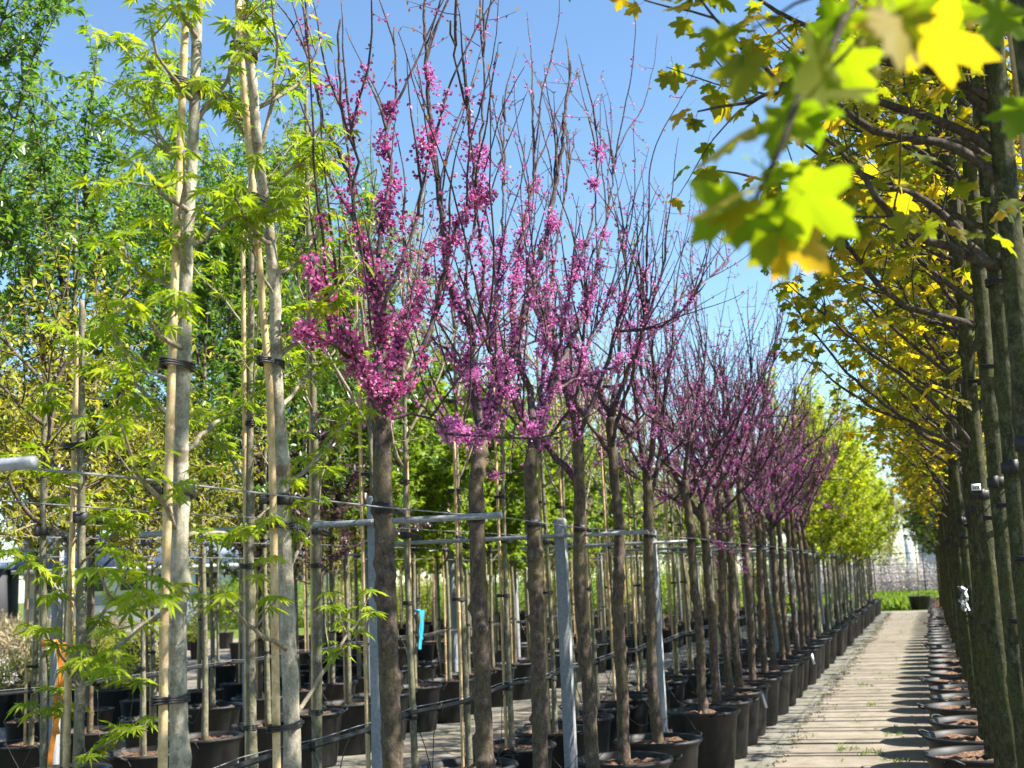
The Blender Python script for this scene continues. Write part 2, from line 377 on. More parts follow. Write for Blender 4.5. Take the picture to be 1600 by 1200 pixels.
# ------------------------------------------------------------------ limb courses of the nearest trees (metres, world axes)
TR = {
 'R1_trunk': [(-1.75,3.748,0.896),(-1.75,3.733,1.189),(-1.75,3.725,1.53),(-1.75,3.716,1.747),(-1.75,3.713,1.895),(-1.75,3.72,2.133)],
 'R1': [[(-1.75,3.719,2.103),(-1.75,3.701,2.168),(-1.75,3.717,2.383),(-1.75,3.709,2.537),(-1.75,3.742,2.781)],[(-1.75,3.712,2.491),(-1.783,3.688,2.618),(-1.817,3.663,2.839),(-1.85,3.699,2.975)],[(-1.75,3.499,2.895),(-1.817,3.454,3.051),(-1.883,3.504,3.258),(-1.95,3.54,3.59)],[(-1.75,3.529,2.79),(-1.717,3.507,2.938),(-1.683,3.313,3.045),(-1.65,3.249,3.322)],[(-1.75,3.739,2.094),(-1.7,3.685,2.11),(-1.65,3.799,2.249),(-1.6,3.891,2.495),(-1.55,3.853,2.624),(-1.5,3.916,2.844),(-1.45,4.049,2.95)],[(-1.75,3.701,2.168),(-1.712,3.483,2.206),(-1.675,3.276,2.293),(-1.637,3.098,2.373),(-1.6,2.963,2.409)],[(-1.75,3.602,2.21),(-1.717,3.409,2.241),(-1.683,3.193,2.246),(-1.65,2.985,2.243)],[(-1.75,3.741,2.128),(-1.813,3.935,2.271),(-1.875,4.247,2.54),(-1.938,4.576,2.781),(-2.0,4.803,3.02)],[(-1.75,3.74,2.757),(-1.775,3.924,3.036),(-1.8,3.899,3.158),(-1.825,4.083,3.414),(-1.85,4.125,3.737)],[(-1.75,3.709,2.329),(-1.7,3.652,2.472),(-1.65,3.772,2.704),(-1.6,3.784,2.892),(-1.55,3.724,3.032)],[(-1.75,3.742,2.061),(-1.683,3.808,2.086),(-1.617,3.883,2.089),(-1.55,3.833,1.987)]],
 'R2_trunk': [(-1.75,4.621,0.735),(-1.75,4.617,1.136),(-1.75,4.611,1.521),(-1.75,4.617,1.89),(-1.75,4.705,2.086)],
 'R2': [[(-1.75,4.703,2.072),(-1.767,4.721,2.199),(-1.783,4.704,2.366),(-1.8,4.775,2.587),(-1.817,4.635,2.675),(-1.833,4.571,2.815),(-1.85,4.58,3.056),(-1.867,4.57,3.345),(-1.883,4.541,3.692),(-1.9,4.585,4.078)],[(-1.75,4.72,2.087),(-1.728,4.764,2.173),(-1.706,4.854,2.287),(-1.683,5.031,2.563),(-1.661,5.14,2.775),(-1.639,5.304,3.039),(-1.617,5.406,3.224),(-1.594,5.537,3.494),(-1.572,5.601,3.786),(-1.55,5.737,4.207)],[(-1.75,4.65,2.081),(-1.675,4.165,2.077),(-1.6,3.677,2.114)],[(-1.75,4.621,2.323),(-1.85,4.752,2.445),(-1.95,4.659,2.553)],[(-1.75,4.652,2.494),(-1.733,4.7,2.642),(-1.717,4.728,2.809),(-1.7,4.613,3.044),(-1.683,4.618,3.303),(-1.667,4.678,3.707),(-1.65,4.67,3.989)],[(-1.75,4.704,2.08),(-1.792,4.896,2.251),(-1.833,5.167,2.531),(-1.875,5.285,2.808),(-1.917,5.567,3.208),(-1.958,5.744,3.65),(-2.0,5.931,4.165)],[(-1.75,4.643,2.557),(-1.687,4.379,2.706),(-1.625,4.412,3.004),(-1.562,4.172,3.322),(-1.5,3.856,3.558)],[(-1.75,4.981,2.307),(-1.6,4.47,2.394),(-1.45,3.997,2.444)]],
 'R3_trunk': [(-1.75,5.327,0.622),(-1.75,5.363,1.219),(-1.75,5.367,1.814),(-1.75,5.343,1.995),(-1.75,5.407,2.107)],
 'R3': [[(-1.75,5.405,2.092),(-1.779,5.498,2.292),(-1.807,5.605,2.437),(-1.836,5.477,2.583),(-1.864,5.525,2.856),(-1.893,5.78,3.261),(-1.921,6.186,3.748),(-1.95,6.331,4.352)],[(-1.75,5.426,2.1),(-1.733,5.422,2.154),(-1.717,5.602,2.405),(-1.7,5.877,2.645),(-1.683,6.477,3.173),(-1.667,6.797,3.618),(-1.65,7.078,4.117)],[(-1.75,5.711,2.423),(-1.67,5.999,2.548),(-1.59,6.342,2.628),(-1.51,6.841,2.853),(-1.43,7.753,3.312),(-1.35,9.783,4.067)],[(-1.75,5.419,2.124),(-1.77,5.633,2.339),(-1.79,5.791,2.63),(-1.81,5.997,2.983),(-1.83,6.266,3.379),(-1.85,6.889,4.297)],[(-1.75,5.397,2.184),(-1.683,5.035,2.229),(-1.617,4.704,2.295),(-1.55,4.485,2.391)],[(-1.75,5.623,2.336),(-1.663,5.596,2.585),(-1.575,5.509,2.82),(-1.488,5.842,3.398),(-1.4,5.664,3.815)]],
 'A_trunk': [(-1.75,2.536,1.032),(-1.75,2.532,1.234),(-1.75,2.525,1.403),(-1.75,2.535,1.636),(-1.75,2.533,1.86),(-1.75,2.545,2.067),(-1.75,2.551,2.278),(-1.75,2.563,2.497),(-1.75,2.582,2.681),(-1.75,2.59,2.865),(-1.75,2.603,3.103),(-1.75,2.614,3.395)],
 'A': [[(-1.75,2.508,1.659),(-1.73,2.453,1.711),(-1.71,2.356,1.75),(-1.69,2.269,1.78),(-1.67,2.206,1.824),(-1.65,2.161,1.875)],[(-1.75,2.5,1.465),(-1.712,2.364,1.476),(-1.675,2.188,1.467),(-1.637,2.117,1.515),(-1.6,2.027,1.554)],[(-1.75,2.495,1.458),(-1.783,2.425,1.431),(-1.817,2.352,1.362),(-1.85,2.305,1.359)],[(-1.75,2.555,1.854),(-1.8,2.746,1.944),(-1.85,2.936,2.016),(-1.9,3.086,2.058)],[(-1.75,2.557,1.637),(-1.717,2.62,1.652),(-1.683,2.671,1.639),(-1.65,2.678,1.659)],[(-1.75,2.579,2.397),(-1.712,2.641,2.461),(-1.675,2.675,2.501),(-1.637,2.744,2.507),(-1.6,2.732,2.525)],[(-1.75,2.581,2.806),(-1.717,2.455,2.795),(-1.683,2.34,2.794),(-1.65,2.254,2.866)],[(-1.75,2.56,2.575),(-1.783,2.553,2.64),(-1.817,2.501,2.707),(-1.85,2.49,2.798)],[(-1.75,2.6,2.75),(-1.717,2.646,2.844),(-1.683,2.673,2.914),(-1.65,2.637,3.023)],[(-1.75,2.598,2.988),(-1.7,2.443,2.98),(-1.65,2.322,2.999)],[(-1.75,2.544,2.117),(-1.717,2.397,2.12),(-1.683,2.313,2.139),(-1.65,2.184,2.14)],[(-1.75,2.551,2.244),(-1.8,2.539,2.299),(-1.85,2.513,2.316),(-1.9,2.486,2.367)],[(-1.75,2.566,2.489),(-1.7,2.395,2.466),(-1.65,2.249,2.477),(-1.6,2.111,2.455)],[(-1.75,2.535,1.925),(-1.8,2.516,1.96),(-1.85,2.479,2.025),(-1.9,2.468,2.061)]],
 'B_trunk': [(-1.75,3.075,0.939),(-1.75,3.076,1.176),(-1.75,3.061,1.355),(-1.75,3.047,1.628),(-1.75,3.035,1.831),(-1.75,3.033,1.906),(-1.75,3.006,2.091),(-1.75,3.006,2.331),(-1.75,2.969,2.566),(-1.75,2.923,2.7),(-1.75,2.899,2.84),(-1.75,2.883,2.983),(-1.75,2.838,3.134),(-1.75,2.804,3.319),(-1.75,2.791,3.516)],
 'B': [[(-1.75,3.06,1.537),(-1.725,3.096,1.628),(-1.7,3.128,1.683),(-1.675,3.123,1.757),(-1.65,3.099,1.848)],[(-1.75,3.003,2.418),(-1.717,3.098,2.477),(-1.683,3.14,2.553),(-1.65,3.121,2.635)],[(-1.75,3.064,1.124),(-1.73,3.099,1.166),(-1.71,3.174,1.241),(-1.69,3.255,1.32),(-1.67,3.359,1.4),(-1.65,3.398,1.48)],[(-1.75,3.053,1.329),(-1.7,2.805,1.394),(-1.65,2.618,1.45),(-1.6,2.496,1.491)],[(-1.75,2.906,2.783),(-1.783,2.866,2.834),(-1.817,2.875,2.922),(-1.85,2.914,3.065)],[(-1.75,2.92,2.768),(-1.717,2.946,2.932),(-1.683,2.906,3.111),(-1.65,2.825,3.187)],[(-1.75,2.893,2.897),(-1.7,2.962,2.955),(-1.65,3.03,3.034),(-1.6,3.021,3.145)],[(-1.75,2.879,3.011),(-1.8,3.042,3.236),(-1.85,3.108,3.408)],[(-1.75,2.986,2.512),(-1.7,2.797,2.484),(-1.65,2.651,2.5),(-1.6,2.54,2.529)],[(-1.75,3.02,2.017),(-1.783,3.21,2.124),(-1.817,3.4,2.239),(-1.85,3.555,2.312)],[(-1.75,3.015,2.169),(-1.683,3.072,2.25),(-1.617,3.07,2.339),(-1.55,3.024,2.36)],[(-1.75,3.039,1.794),(-1.717,3.124,1.854),(-1.683,3.225,1.938),(-1.65,3.269,2.02)],[(-1.75,2.969,2.586),(-1.783,3.182,2.714),(-1.817,3.418,2.902),(-1.85,3.676,3.04)]],
 'RA': [[(0.245,2.95,2.183),(0.156,2.892,2.201),(0.057,2.833,2.245),(-0.003,2.775,2.275),(-0.059,2.717,2.379),(-0.119,2.658,2.442),(-0.184,2.6,2.497)],[(0.287,2.95,2.566),(0.176,2.9,2.631),(0.099,2.85,2.738),(0.083,2.8,2.881)],[(0.282,2.95,2.518),(0.138,2.917,2.685),(0.035,2.883,2.683),(-0.046,2.85,2.767),(-0.163,2.817,2.8),(-0.254,2.783,2.87),(-0.345,2.75,2.949)],[(0.266,2.95,2.361),(0.16,2.886,2.468),(0.076,2.821,2.483),(-0.036,2.757,2.486),(-0.111,2.693,2.569),(-0.225,2.629,2.585),(-0.245,2.564,2.606),(-0.374,2.5,2.768)],[(0.277,2.95,2.439),(0.139,2.908,2.543),(0.027,2.867,2.587),(-0.087,2.825,2.616),(-0.217,2.783,2.639),(-0.284,2.742,2.612),(-0.423,2.7,2.586)]],
 'RC': [[(0.224,4.3,2.302),(0.112,4.243,2.337),(0.019,4.186,2.36),(-0.047,4.129,2.4),(-0.098,4.071,2.463),(-0.127,4.014,2.497),(-0.215,3.957,2.695),(-0.24,3.9,2.837)]],
 'RD': [[(0.175,6.5,2.074),(0.057,6.4,2.127),(-0.057,6.3,2.227),(-0.183,6.2,2.272),(-0.382,6.1,2.436),(-0.517,6.0,2.561)]],
 'fore': [(0.042,1.25,2.174),(-0.001,1.18,2.097),(-0.023,1.12,2.029),(-0.05,1.08,1.96),(-0.074,1.05,1.907),(-0.097,1.03,1.857),(-0.114,1.02,1.822)],
 'RB': [[(0.255,3.65,2.342),(0.16,3.592,2.475),(0.063,3.533,2.569),(-0.059,3.475,2.589),(-0.165,3.417,2.567),(-0.336,3.358,2.613),(-0.464,3.3,2.643)],[(0.283,3.65,2.671),(0.186,3.612,2.744),(0.059,3.575,2.731),(-0.065,3.538,2.758),(-0.115,3.5,2.803)]],
 'A_stake': [(-1.75,2.47,1.044),(-1.75,2.47,1.39),(-1.75,2.489,1.936),(-1.75,2.501,2.234),(-1.75,2.52,2.597),(-1.75,2.544,3.028)],
 'B_stake': [(-1.75,2.994,0.953),(-1.75,2.989,1.36),(-1.75,2.984,1.718),(-1.75,2.97,2.049),(-1.75,2.914,2.426),(-1.75,2.89,2.593),(-1.75,2.823,2.988),(-1.75,2.804,3.198)],
}

# ------------------------------------------------------------------ tree builders
def trunk_mesh(name, mat, pts, r0, r1, n=70, seg=10, knots=14, rg=rng, flare=.25):
    P = spline(pts, n)
    R = taper(n, r0, r1)[:, None] * np.ones((1, seg))
    R *= (1 + .035 * np.cumsum(rg.normal(size=n)) / math.sqrt(n))[:, None]
    z = np.linspace(0, 1, n)
    R *= (1 + flare * np.exp(-z * 22))[:, None]
    th = np.linspace(0, 2 * math.pi, seg, endpoint=False)
    for _ in range(knots):
        z0 = rg.uniform(.06, .98); t0 = rg.uniform(0, 6.28); w = rg.uniform(.006, .013)
        dt = np.abs((th - t0 + math.pi) % (2 * math.pi) - math.pi)
        R += r0 * rg.uniform(.12, .5) * np.exp(-((z - z0) / w) ** 2)[:, None] * np.exp(-(dt / .7) ** 2)[None, :]
    for _ in range(knots // 3):
        z0 = rg.uniform(.05, .97); R *= (1 + rg.uniform(-.05, .07) * np.exp(-((z - z0) / .004) ** 2))[:, None]
    R *= 1 + .02 * rg.normal(size=R.shape)
    g = Geo(); g.tube(P, R, seg); return g.mesh(name, mat)

def redbud(seed, trunk=None, limbs=None, lrad=None, fork=2.15, tall=2.3, fl='blossom_magenta', dens=1., shoots=1.):
    rg = np.random.default_rng(seed)
    if trunk is None:
        ph = rg.uniform(0, 6, 4)
        zz = np.linspace(.38, fork, 14)
        trunk = np.stack([.016 * np.sin(zz * 2.6 + ph[0]) + .006 * np.sin(zz * 7 + ph[1]), .016 * np.sin(zz * 2.3 + ph[2]) + .006 * np.sin(zz * 8 + ph[3]), zz], -1)
        trunk[:, :2] -= trunk[0, :2]
    trunk = np.asarray(trunk, float)
    sp = {'trunk': trunk_mesh('trunk', 'bark_redbud', trunk, .036, .030, 150 if limbs else 80, 16 if limbs else 10, 40, rg), 'tp': trunk}
    top = trunk[-1]
    if limbs is None:
        limbs = []; lrad = []; k = rg.integers(5, 8); a0 = rg.uniform(0, 6.28)
        for i in range(k):
            az = a0 + i * 6.283 / k + rg.normal() * .25; el = rg.uniform(.75, 1.15)
            d = np.array([math.cos(az) * math.cos(el), math.sin(az) * math.cos(el), math.sin(el)])
            st = top - Z3 * rg.uniform(0, .28) * (i > 1)
            P = grow(st, d, rg.uniform(.9, 1.45) * tall / 2.3, 11, .55, .085, rg); limbs.append(P); lrad.append(rg.uniform(.012, .02))
            if rg.random() < .75:
                j = rg.integers(3, 6); d2 = nrm(P[j + 1] - P[j] + rg.normal(size=3) * .45)
                limbs.append(grow(P[j], d2, rg.uniform(.6, 1.1) * tall / 2.3, 9, .6, .08, rg)); lrad.append(.010)
    geos = []; bl = Geo(); lv = Geo(); FP = []; FT = []
    def clump(c, ax, m, sg):
        o = rg.normal(size=(m, 3)) * sg; o += ax * rg.normal(size=(m, 1)) * sg * .9
        FP.append(c + o); FT.append(nrm(o + rg.normal(size=(m, 3)) * .008))
    for P0, r0 in zip(limbs, lrad):
        P0 = np.asarray(P0, float); n = max(10, int(np.linalg.norm(np.diff(P0, axis=0), axis=1).sum() / .045))
        P = spline(P0, n); P[1:] += rg.normal(size=(n - 1, 3)) * .004
        g = Geo(); rr = taper(n, r0, max(.0035, r0 * .25), .9) * (1 + .08 * rg.normal(size=n)); g.tube(P, rr, 7)
        # blossom clumps sit along the older wood, in runs with gaps
        seglen = np.linalg.norm(np.diff(P, axis=0), axis=1).mean()
        phase = rg.uniform(0, 6.28); fr = rg.uniform(.5, 1.1)
        thin = r0 < .0082
        for i in range(1, n):
            ax = nrm(P[min(i + 1, n - 1)] - P[i - 1])
            if rg.random() > (3.8 - P[i][2]) / .75: continue
            if thin and rg.random() < (.35 if i < n * .35 else .88): continue
            on = math.sin(i * seglen * 2 * math.pi * fr + phase) + .35 + .6 * rg.normal()
            if on > 0 and rg.random() < .74 * dens: clump(P[i] + rg.normal(size=3) * .008, ax, int(rg.integers(22, 58) * (.5 if thin else min(1.15, dens + .2))), rg.uniform(.010, .018))
            elif rg.random() < .22: clump(P[i], ax, int(rg.integers(3, 8)), .010)
        # upright shoots
        L0 = n * seglen
        for _ in range(int(shoots * (1 + 3.6 * L0))):
            i = int(n * rg.uniform(.3, 1)) - 1; i = max(2, i)
            d = nrm(nrm(P[i] - P[i - 2]) * .75 + Z3 * .75 + rg.normal(size=3) * .33)
            Ls = rg.uniform(.25, 1.05) * tall / 2.3 * (1.15 if i > .8 * n else .85)
            S = grow(P[i], d, Ls, max(6, int(Ls / .05)), .25, .06, rg)
            g.tube(S, taper(len(S), rg.uniform(.0042, .0066), .0016), 5)
            for j in range(1, len(S)):
                f = j / len(S)
                if f < .32 and S[j][2] < 3.3 and rg.random() < .42 * dens * (1 - f): clump(S[j], nrm(S[j] - S[j - 1]), int(rg.integers(6, 16)), rg.uniform(.009, .016))
                elif rg.random() < .10: clump(S[j], nrm(S[j] - S[j - 1]), int(rg.integers(1, 5)), .006)
                if rg.random() < .22 + .3 * (f > .8):
                    m = int(rg.integers(1, 4)); t = nrm(rg.normal(size=(m, 3)) + Z3 * .3); lv.scatter(BUD, np.repeat(S[j][None], m, 0), t, nrm(rg.normal(size=(m, 3)) + Z3), rg.uniform(.010, .024, m))
                if rg.random() < .10:
                    d3 = nrm(S[j] - S[j - 1] + rg.normal(size=3) * .7); W = grow(S[j], d3, rg.uniform(.06, .22), 4, .3, .1, rg)
                    g.tube(W, taper(5, .0022, .001), 4, False)
                    clump(W[2], d3, 2, .006); lv.scatter(BUD, W[-2:], nrm(rg.normal(size=(2, 3))), nrm(rg.normal(size=(2, 3)) + Z3), .02)
        geos.append(g.mesh('branch', 'bark_redbud_limb'))
    P = np.vstack(FP); T = np.vstack(FT); m = len(P)
    bl.scatter(FLOWER, P, T, nrm(rg.normal(size=(m, 3))), rg.uniform(.010, .016, m))
    sp['sr'] = .031; sp['branches'] = geos; sp['blossom'] = bl.mesh('blossom', fl, False); sp['buds'] = lv.mesh('young_leaves', 'leaf_bud', False)
    return sp

def maple(seed, trunk=None, limbs=(), z0=2.0, z1=4.7, top=5.1, nb=20, reach=1.1, nsub=5, lsize=.062, r0=.034, tmpl='MAPLE',
          bark='bark_olive', limb='bark_olive_limb', up=.5, el=(.3, .75), mode='pair', sub=(.14, .38), extra_r=.011, limb_r=.012, side=None):
    """straight clear stem with ascending side branches, palmate leaves on thin side twigs"""
    rg = np.random.default_rng(seed)
    if trunk is None:
        zz = np.linspace(.38, top, 16); ph = rg.uniform(0, 6, 2)
        trunk = np.stack([.012 * np.sin(zz * 1.7 + ph[0]), .012 * np.sin(zz * 1.5 + ph[1]), zz], -1); trunk[:, :2] -= trunk[0, :2]
    trunk = np.asarray(trunk, float)
    sp = {'trunk': trunk_mesh('trunk', bark, trunk, r0, r0 * .42, 80, 12, 22, rg), 'tp': trunk}
    LV = Leaves(); geos = []
    todo = [(np.asarray(l, float), limb_r) for l in limbs]
    ga = rg.uniform(0, 6.28)
    for i in range(nb):
        t = (i + rg.random() * .6) / nb; z = z0 + (z1 - z0) * t; ga += 2.4 + rg.normal() * .2
        c = np.array([np.interp(z, trunk[:, 2], trunk[:, k]) for k in range(3)])
        e = rg.uniform(*el) + .3 * t; a = ga
        if side is not None: a = side + rg.normal() * 1.1
        d = np.array([math.cos(a) * math.cos(e), math.sin(a) * math.cos(e), math.sin(e)])
        todo.append((grow(c, d, reach * (1 - .5 * t) * rg.uniform(.65, 1.1), 11, up, .06, rg), extra_r * (1 - .4 * t)))
    for P0, r in todo:
        n = max(9, int(np.linalg.norm(np.diff(P0, axis=0), axis=1).sum() / .05)); P = spline(P0, n); P[1:] += rg.normal(size=(n - 1, 3)) * .003
        g = Geo(); g.tube(P, taper(n, r, .0022, .8), 6)
        twigs = [P[int(n * .62):]]
        LL = n * .05
        for j in range(int(nsub * max(.6, LL))):
            i = max(2, int(n * rg.uniform(.22, .98)) - 1); ax = nrm(P[i] - P[i - 2])
            sd = nrm(np.cross(ax, Z3 + .3 * rg.normal(size=3))) * (1 if j % 2 else -1)
            d = nrm(ax * .6 + sd * .75 + Z3 * rg.uniform(-.15, .5))
            S = grow(P[i], d, rg.uniform(*sub), 6, .15, .09, rg); g.tube(S, taper(7, .0030, .0013), 4, False); twigs.append(S)
        for S in twigs:
            ax = nrm(S[-1] - S[0])
            Ls = np.linalg.norm(np.diff(S, axis=0), axis=1).sum()
            if mode == 'pair':
                nodes = max(1, int(Ls / .085)); ts = 1 - np.arange(nodes) * .085 / max(Ls, .09)
                ts = np.clip(ts, .1, 1)
                for q, t in enumerate(ts):
                    c = S[min(len(S) - 1, int(t * (len(S) - 1)))]
                    sd = nrm(np.cross(ax, Z3)) if q % 2 else nrm(np.cross(ax, np.cross(ax, Z3)))
                    k = 2 if q else 4
                    for w in range(k):
                        o = nrm(sd * (1 if w % 2 else -1) * .9 + ax * rg.uniform(.1, .9) + rg.normal(size=3) * .3)
                        sz = lsize * rg.uniform(.45, 1.15) * (.75 if w > 1 else 1)
                        tip = nrm(o * [1, 1, .3] - Z3 * rg.uniform(.15, 1.0))
                        LV.add(c + nrm(o + tip) * sz * .5, tip, nrm(Z3 * .7 + o * .5 + rg.normal(size=3) * .35), sz)
            else:
                for t in (1., .72, .45, .2):
                    if t < 1 and rg.random() < .25: continue
                    c = S[int(t * (len(S) - 1))]; m = int(rg.integers(3, 7)) if t == 1 else int(rg.integers(1, 4))
                    a = rg.uniform(0, 6.28) + np.arange(m) * 6.28 / m
                    o = np.stack([np.cos(a), np.sin(a), rg.uniform(-.1, .5, m)], -1)
                    tip = nrm(o - Z3 * rg.uniform(.3, .9, (m, 1)) + rg.normal(size=(m, 3)) * .15); sz = lsize * rg.uniform(.6, 1.15, m)
                    LV.add(c + nrm(o) * sz[:, None] * .35, tip, nrm(Z3 + o * .5 + rg.normal(size=(m, 3)) * .25), sz)
        geos.append(g.mesh('branch', limb))
    sp['sr'] = r0 * .85; sp['branches'] = geos; sp['leaves'] = LV.cat(); sp['tmpl'] = tmpl
    return sp

def leafy(seed, fork=1.95, top=4.6, spread=.9, nlimb=9, nsub=9, step=.022, lsize=.045, tmpl=ELL, el=(.7, 1.2), up=.5, droop=.3, sub=(.25, .6),
          r0=.024, bark='bark_grey', limb='twig_brown', leader=True, out=.75, low=.38):
    """grafted crown of upright limbs and leafy shoots"""
    rg = np.random.default_rng(seed)
    zz = np.linspace(low, top * (.82 if leader else 0) + fork * (0 if leader else 1), 14); ph = rg.uniform(0, 6, 2)
    trunk = np.stack([.012 * np.sin(zz * 2.1 + ph[0]), .012 * np.sin(zz * 1.9 + ph[1]), zz], -1); trunk[:, :2] -= trunk[0, :2]
    sp = {'trunk': trunk_mesh('trunk', bark, trunk, r0, r0 * (.4 if leader else .8), 50, 8, 12, rg), 'tp': trunk}
    LV = Leaves(); g = Geo(); ga = rg.uniform(0, 6.28)
    for i in range(nlimb):
        t = i / nlimb; z = fork + (top - fork) * (.6 * t if leader else 0) - (.1 * rg.random()); ga += 2.4
        c = np.array([np.interp(z, trunk[:, 2], trunk[:, k]) for k in range(3)])
        e = rg.uniform(*el); d = np.array([math.cos(ga) * math.cos(e), math.sin(ga) * math.cos(e), math.sin(e)])
        L = min(spread * rg.uniform(.8, 1.3) / max(.35, math.cos(e)), (top - z) * 1.05) * (1 - .25 * t)
        P = grow(c, d, L, 10, up, .08, rg); g.tube(P, taper(11, r0 * .5, .003), 6)
        along(LV, P[5:], step * 1.3, lsize, rg, droop, out)
        for j in range(nsub):
            k = int(rg.integers(2, 11)); d2 = nrm(nrm(P[k] - P[k - 1]) * .6 + rg.normal(size=3) * .6 + Z3 * .35 * up * 2)
            S = grow(P[k], d2, rg.uniform(*sub), 6, up * .4, .1, rg); g.tube(S, taper(7, .0042, .0012), 4, False)
            along(LV, S, step, lsize, rg, droop, out)
    sp['sr'] = r0 * .82; sp['branches'] = [g.mesh('branches', limb)]; sp['leaves'] = LV.cat(); sp['tmpl'] = tmpl
    return sp
TM = {'MAPLE': MAPLE, 'PALM': PALM, 'MAPLE_S': MAPLE_S}
def tm(t): return TM[t] if isinstance(t, str) else t
def foliage(sp, mat, name='foliage', keep=None):
    P, t, u, s_ = sp['leaves']
    if keep is not None: P, t, u, s_ = P[keep], t[keep], u[keep], s_[keep]
    g = Geo(); g.scatter(tm(sp['tmpl']), P, t, u, s_)
    return g.mesh(name, mat, False)

# ------------------------------------------------------------------ pots, straps, stakes
def _pot():
    w = Geo(); w.lathe([(.0, .0), (.205, .0), (.212, .012), (.258, .40), (.266, .405), (.270, .43)], 30)
    rim = Geo(); rim.lathe([(.270, .428), (.284, .426), (.288, .436), (.284, .447), (.270, .449), (.256, .444), (.248, .40), (.243, .34)], 30)
    h = Geo(); a = np.array([(.278, -.055, .425), (.315, -.05, .44), (.332, -.03, .452), (.334, 0, .456), (.332, .03, .452), (.315, .05, .44), (.278, .055, .425)])
    h.tube(a, .0075, 6)
    s_ = Geo(); rg = np.random.default_rng(3)
    rr = np.linspace(0, .252, 7); V = [[0, 0, .425]]; 
    for r in rr[1:]:
        for k in range(24):
            th = k * math.pi / 12; V.append([r * math.cos(th), r * math.sin(th), (.418 + .010 * rg.normal()) - .012 * (r / .25) ** 2])
    T = [[0, 1 + k, 1 + (k + 1) % 24] for k in range(24)]
    Q = [[1 + (i * 24) + k, 1 + (i + 1) * 24 + k, 1 + (i + 1) * 24 + (k + 1) % 24, 1 + i * 24 + (k + 1) % 24] for i in range(5) for k in range(24)]
    s_.add(V, Q, T)
    return w.mesh('pot', 'pot_plastic'), rim.mesh('rim', 'pot_plastic'), h.mesh('handle', 'pot_plastic'), s_.mesh('soil', 'soil')
POT, RIM, HANDLE, SOIL = _pot()
def add_pot(parent, sc=1., rz=0., detail=True, dx=0.):
    p = obj('pot', POT, parent, (dx, 0, 0), rz); p.scale = (sc, sc, 1.0)
    q = obj('soil', SOIL, parent, (dx, 0, 0), rz); q.scale = (sc, sc, 1.0)
    if detail:
        obj('rim', RIM, p)
        obj('handle', HANDLE, p); obj('handle', HANDLE, p, None, math.pi)
    return p
def _strap(tail=.2):
    g = Geo()
    th = np.linspace(0, 2 * math.pi, 17)
    for z in (-.0125, .0125):
        pass
    g.lathe([(.040, -.016), (.045, -.016), (.045, .016), (.040, .016), (.040, -.016)], 16)
    b = Geo(); b.box((.0, -.058, 0), (.012, .017, .017)); b.box((.0, -.058, 0), (.015, .004, .020)); b.box((.0, -.046, 0), (.015, .003, .019))
    t = Geo(); n = int(tail / .012)
    ys = .042 + np.linspace(0, tail, n + 1); xs = .018 - .10 * (ys - .04) ** 2 - .0 ; zs = -.35 * (ys - .042) ** 2
    for sgn in (-1, 1):
        t.tube(np.stack([xs, ys, zs + sgn * .0105], -1), .0032, 4)
    for i in range(n + 1): t.box((xs[i], ys[i], zs[i]), (.0022, .0020, .0105))
    return g.mesh('strap', 'rubber'), b.mesh('buckle', 'rubber', False), t.mesh('strap_tail', 'rubber', False)
STRAP, BUCKLE, TAIL = _strap()
_t = _strap(.11); TAIL_S = _t[2]
def add_strap(parent, x, y, z, sc=1., flip=False, tail=True, short=False):
    s_ = obj('strap', STRAP, parent, (x, y, z), math.pi if flip else rng.normal() * .12); s_.scale = (sc, sc, 1)
    obj('buckle', BUCKLE, s_)
    if tail: obj('strap_tail', TAIL_S if short else TAIL, s_)
def _tie():
    g = Geo()
    for k, z in enumerate((-.007, 0., .007)):
        th = np.linspace(0, 2 * math.pi, 21); e = np.stack([.020 + .047 * np.cos(th), .028 * np.sin(th), z + .002 * np.sin(th * 2 + k)], -1)
        g.tube(e, .0034, 5, False)
    return g.mesh('tie', 'rubber')
TIE = _tie()
def add_tie(parent, x, y, z, rz=0., sc=1.):
    o = obj('tie', TIE, parent, (x, y, z), rz); o.scale = (sc, sc, 1); return o
def stake_mesh(pts, r=.011, seg=8, rg=rng):
    P = np.asarray(pts, float); n = 0; zz = P[:, 2]
    z = []; R = []; a = zz[0]
    while a < zz[-1]:
        h = rg.uniform(.2, .3)
        for f, k in ((0, 1.0), (.03, 1.0), (.5, .97), (.95, 1.0), (.97, 1.16), (.985, 1.16)):
            if a + f * h < zz[-1]: z.append(a + f * h); R.append(r * k)
        a += h
    z.append(zz[-1]); R.append(r * .95)
    Q = np.stack([np.interp(z, zz, P[:, k]) for k in range(3)], -1)
    R = np.array(R) * np.linspace(1.05, .85, len(R))
    g = Geo(); g.tube(Q, R, seg); return g.mesh('stake', 'bamboo')
STAKES = [stake_mesh([(0, 0, .36), (rng.normal() * .012, rng.normal() * .012, h)], .0115) for h in (2.4, 2.8, 3.2, 3.5)]

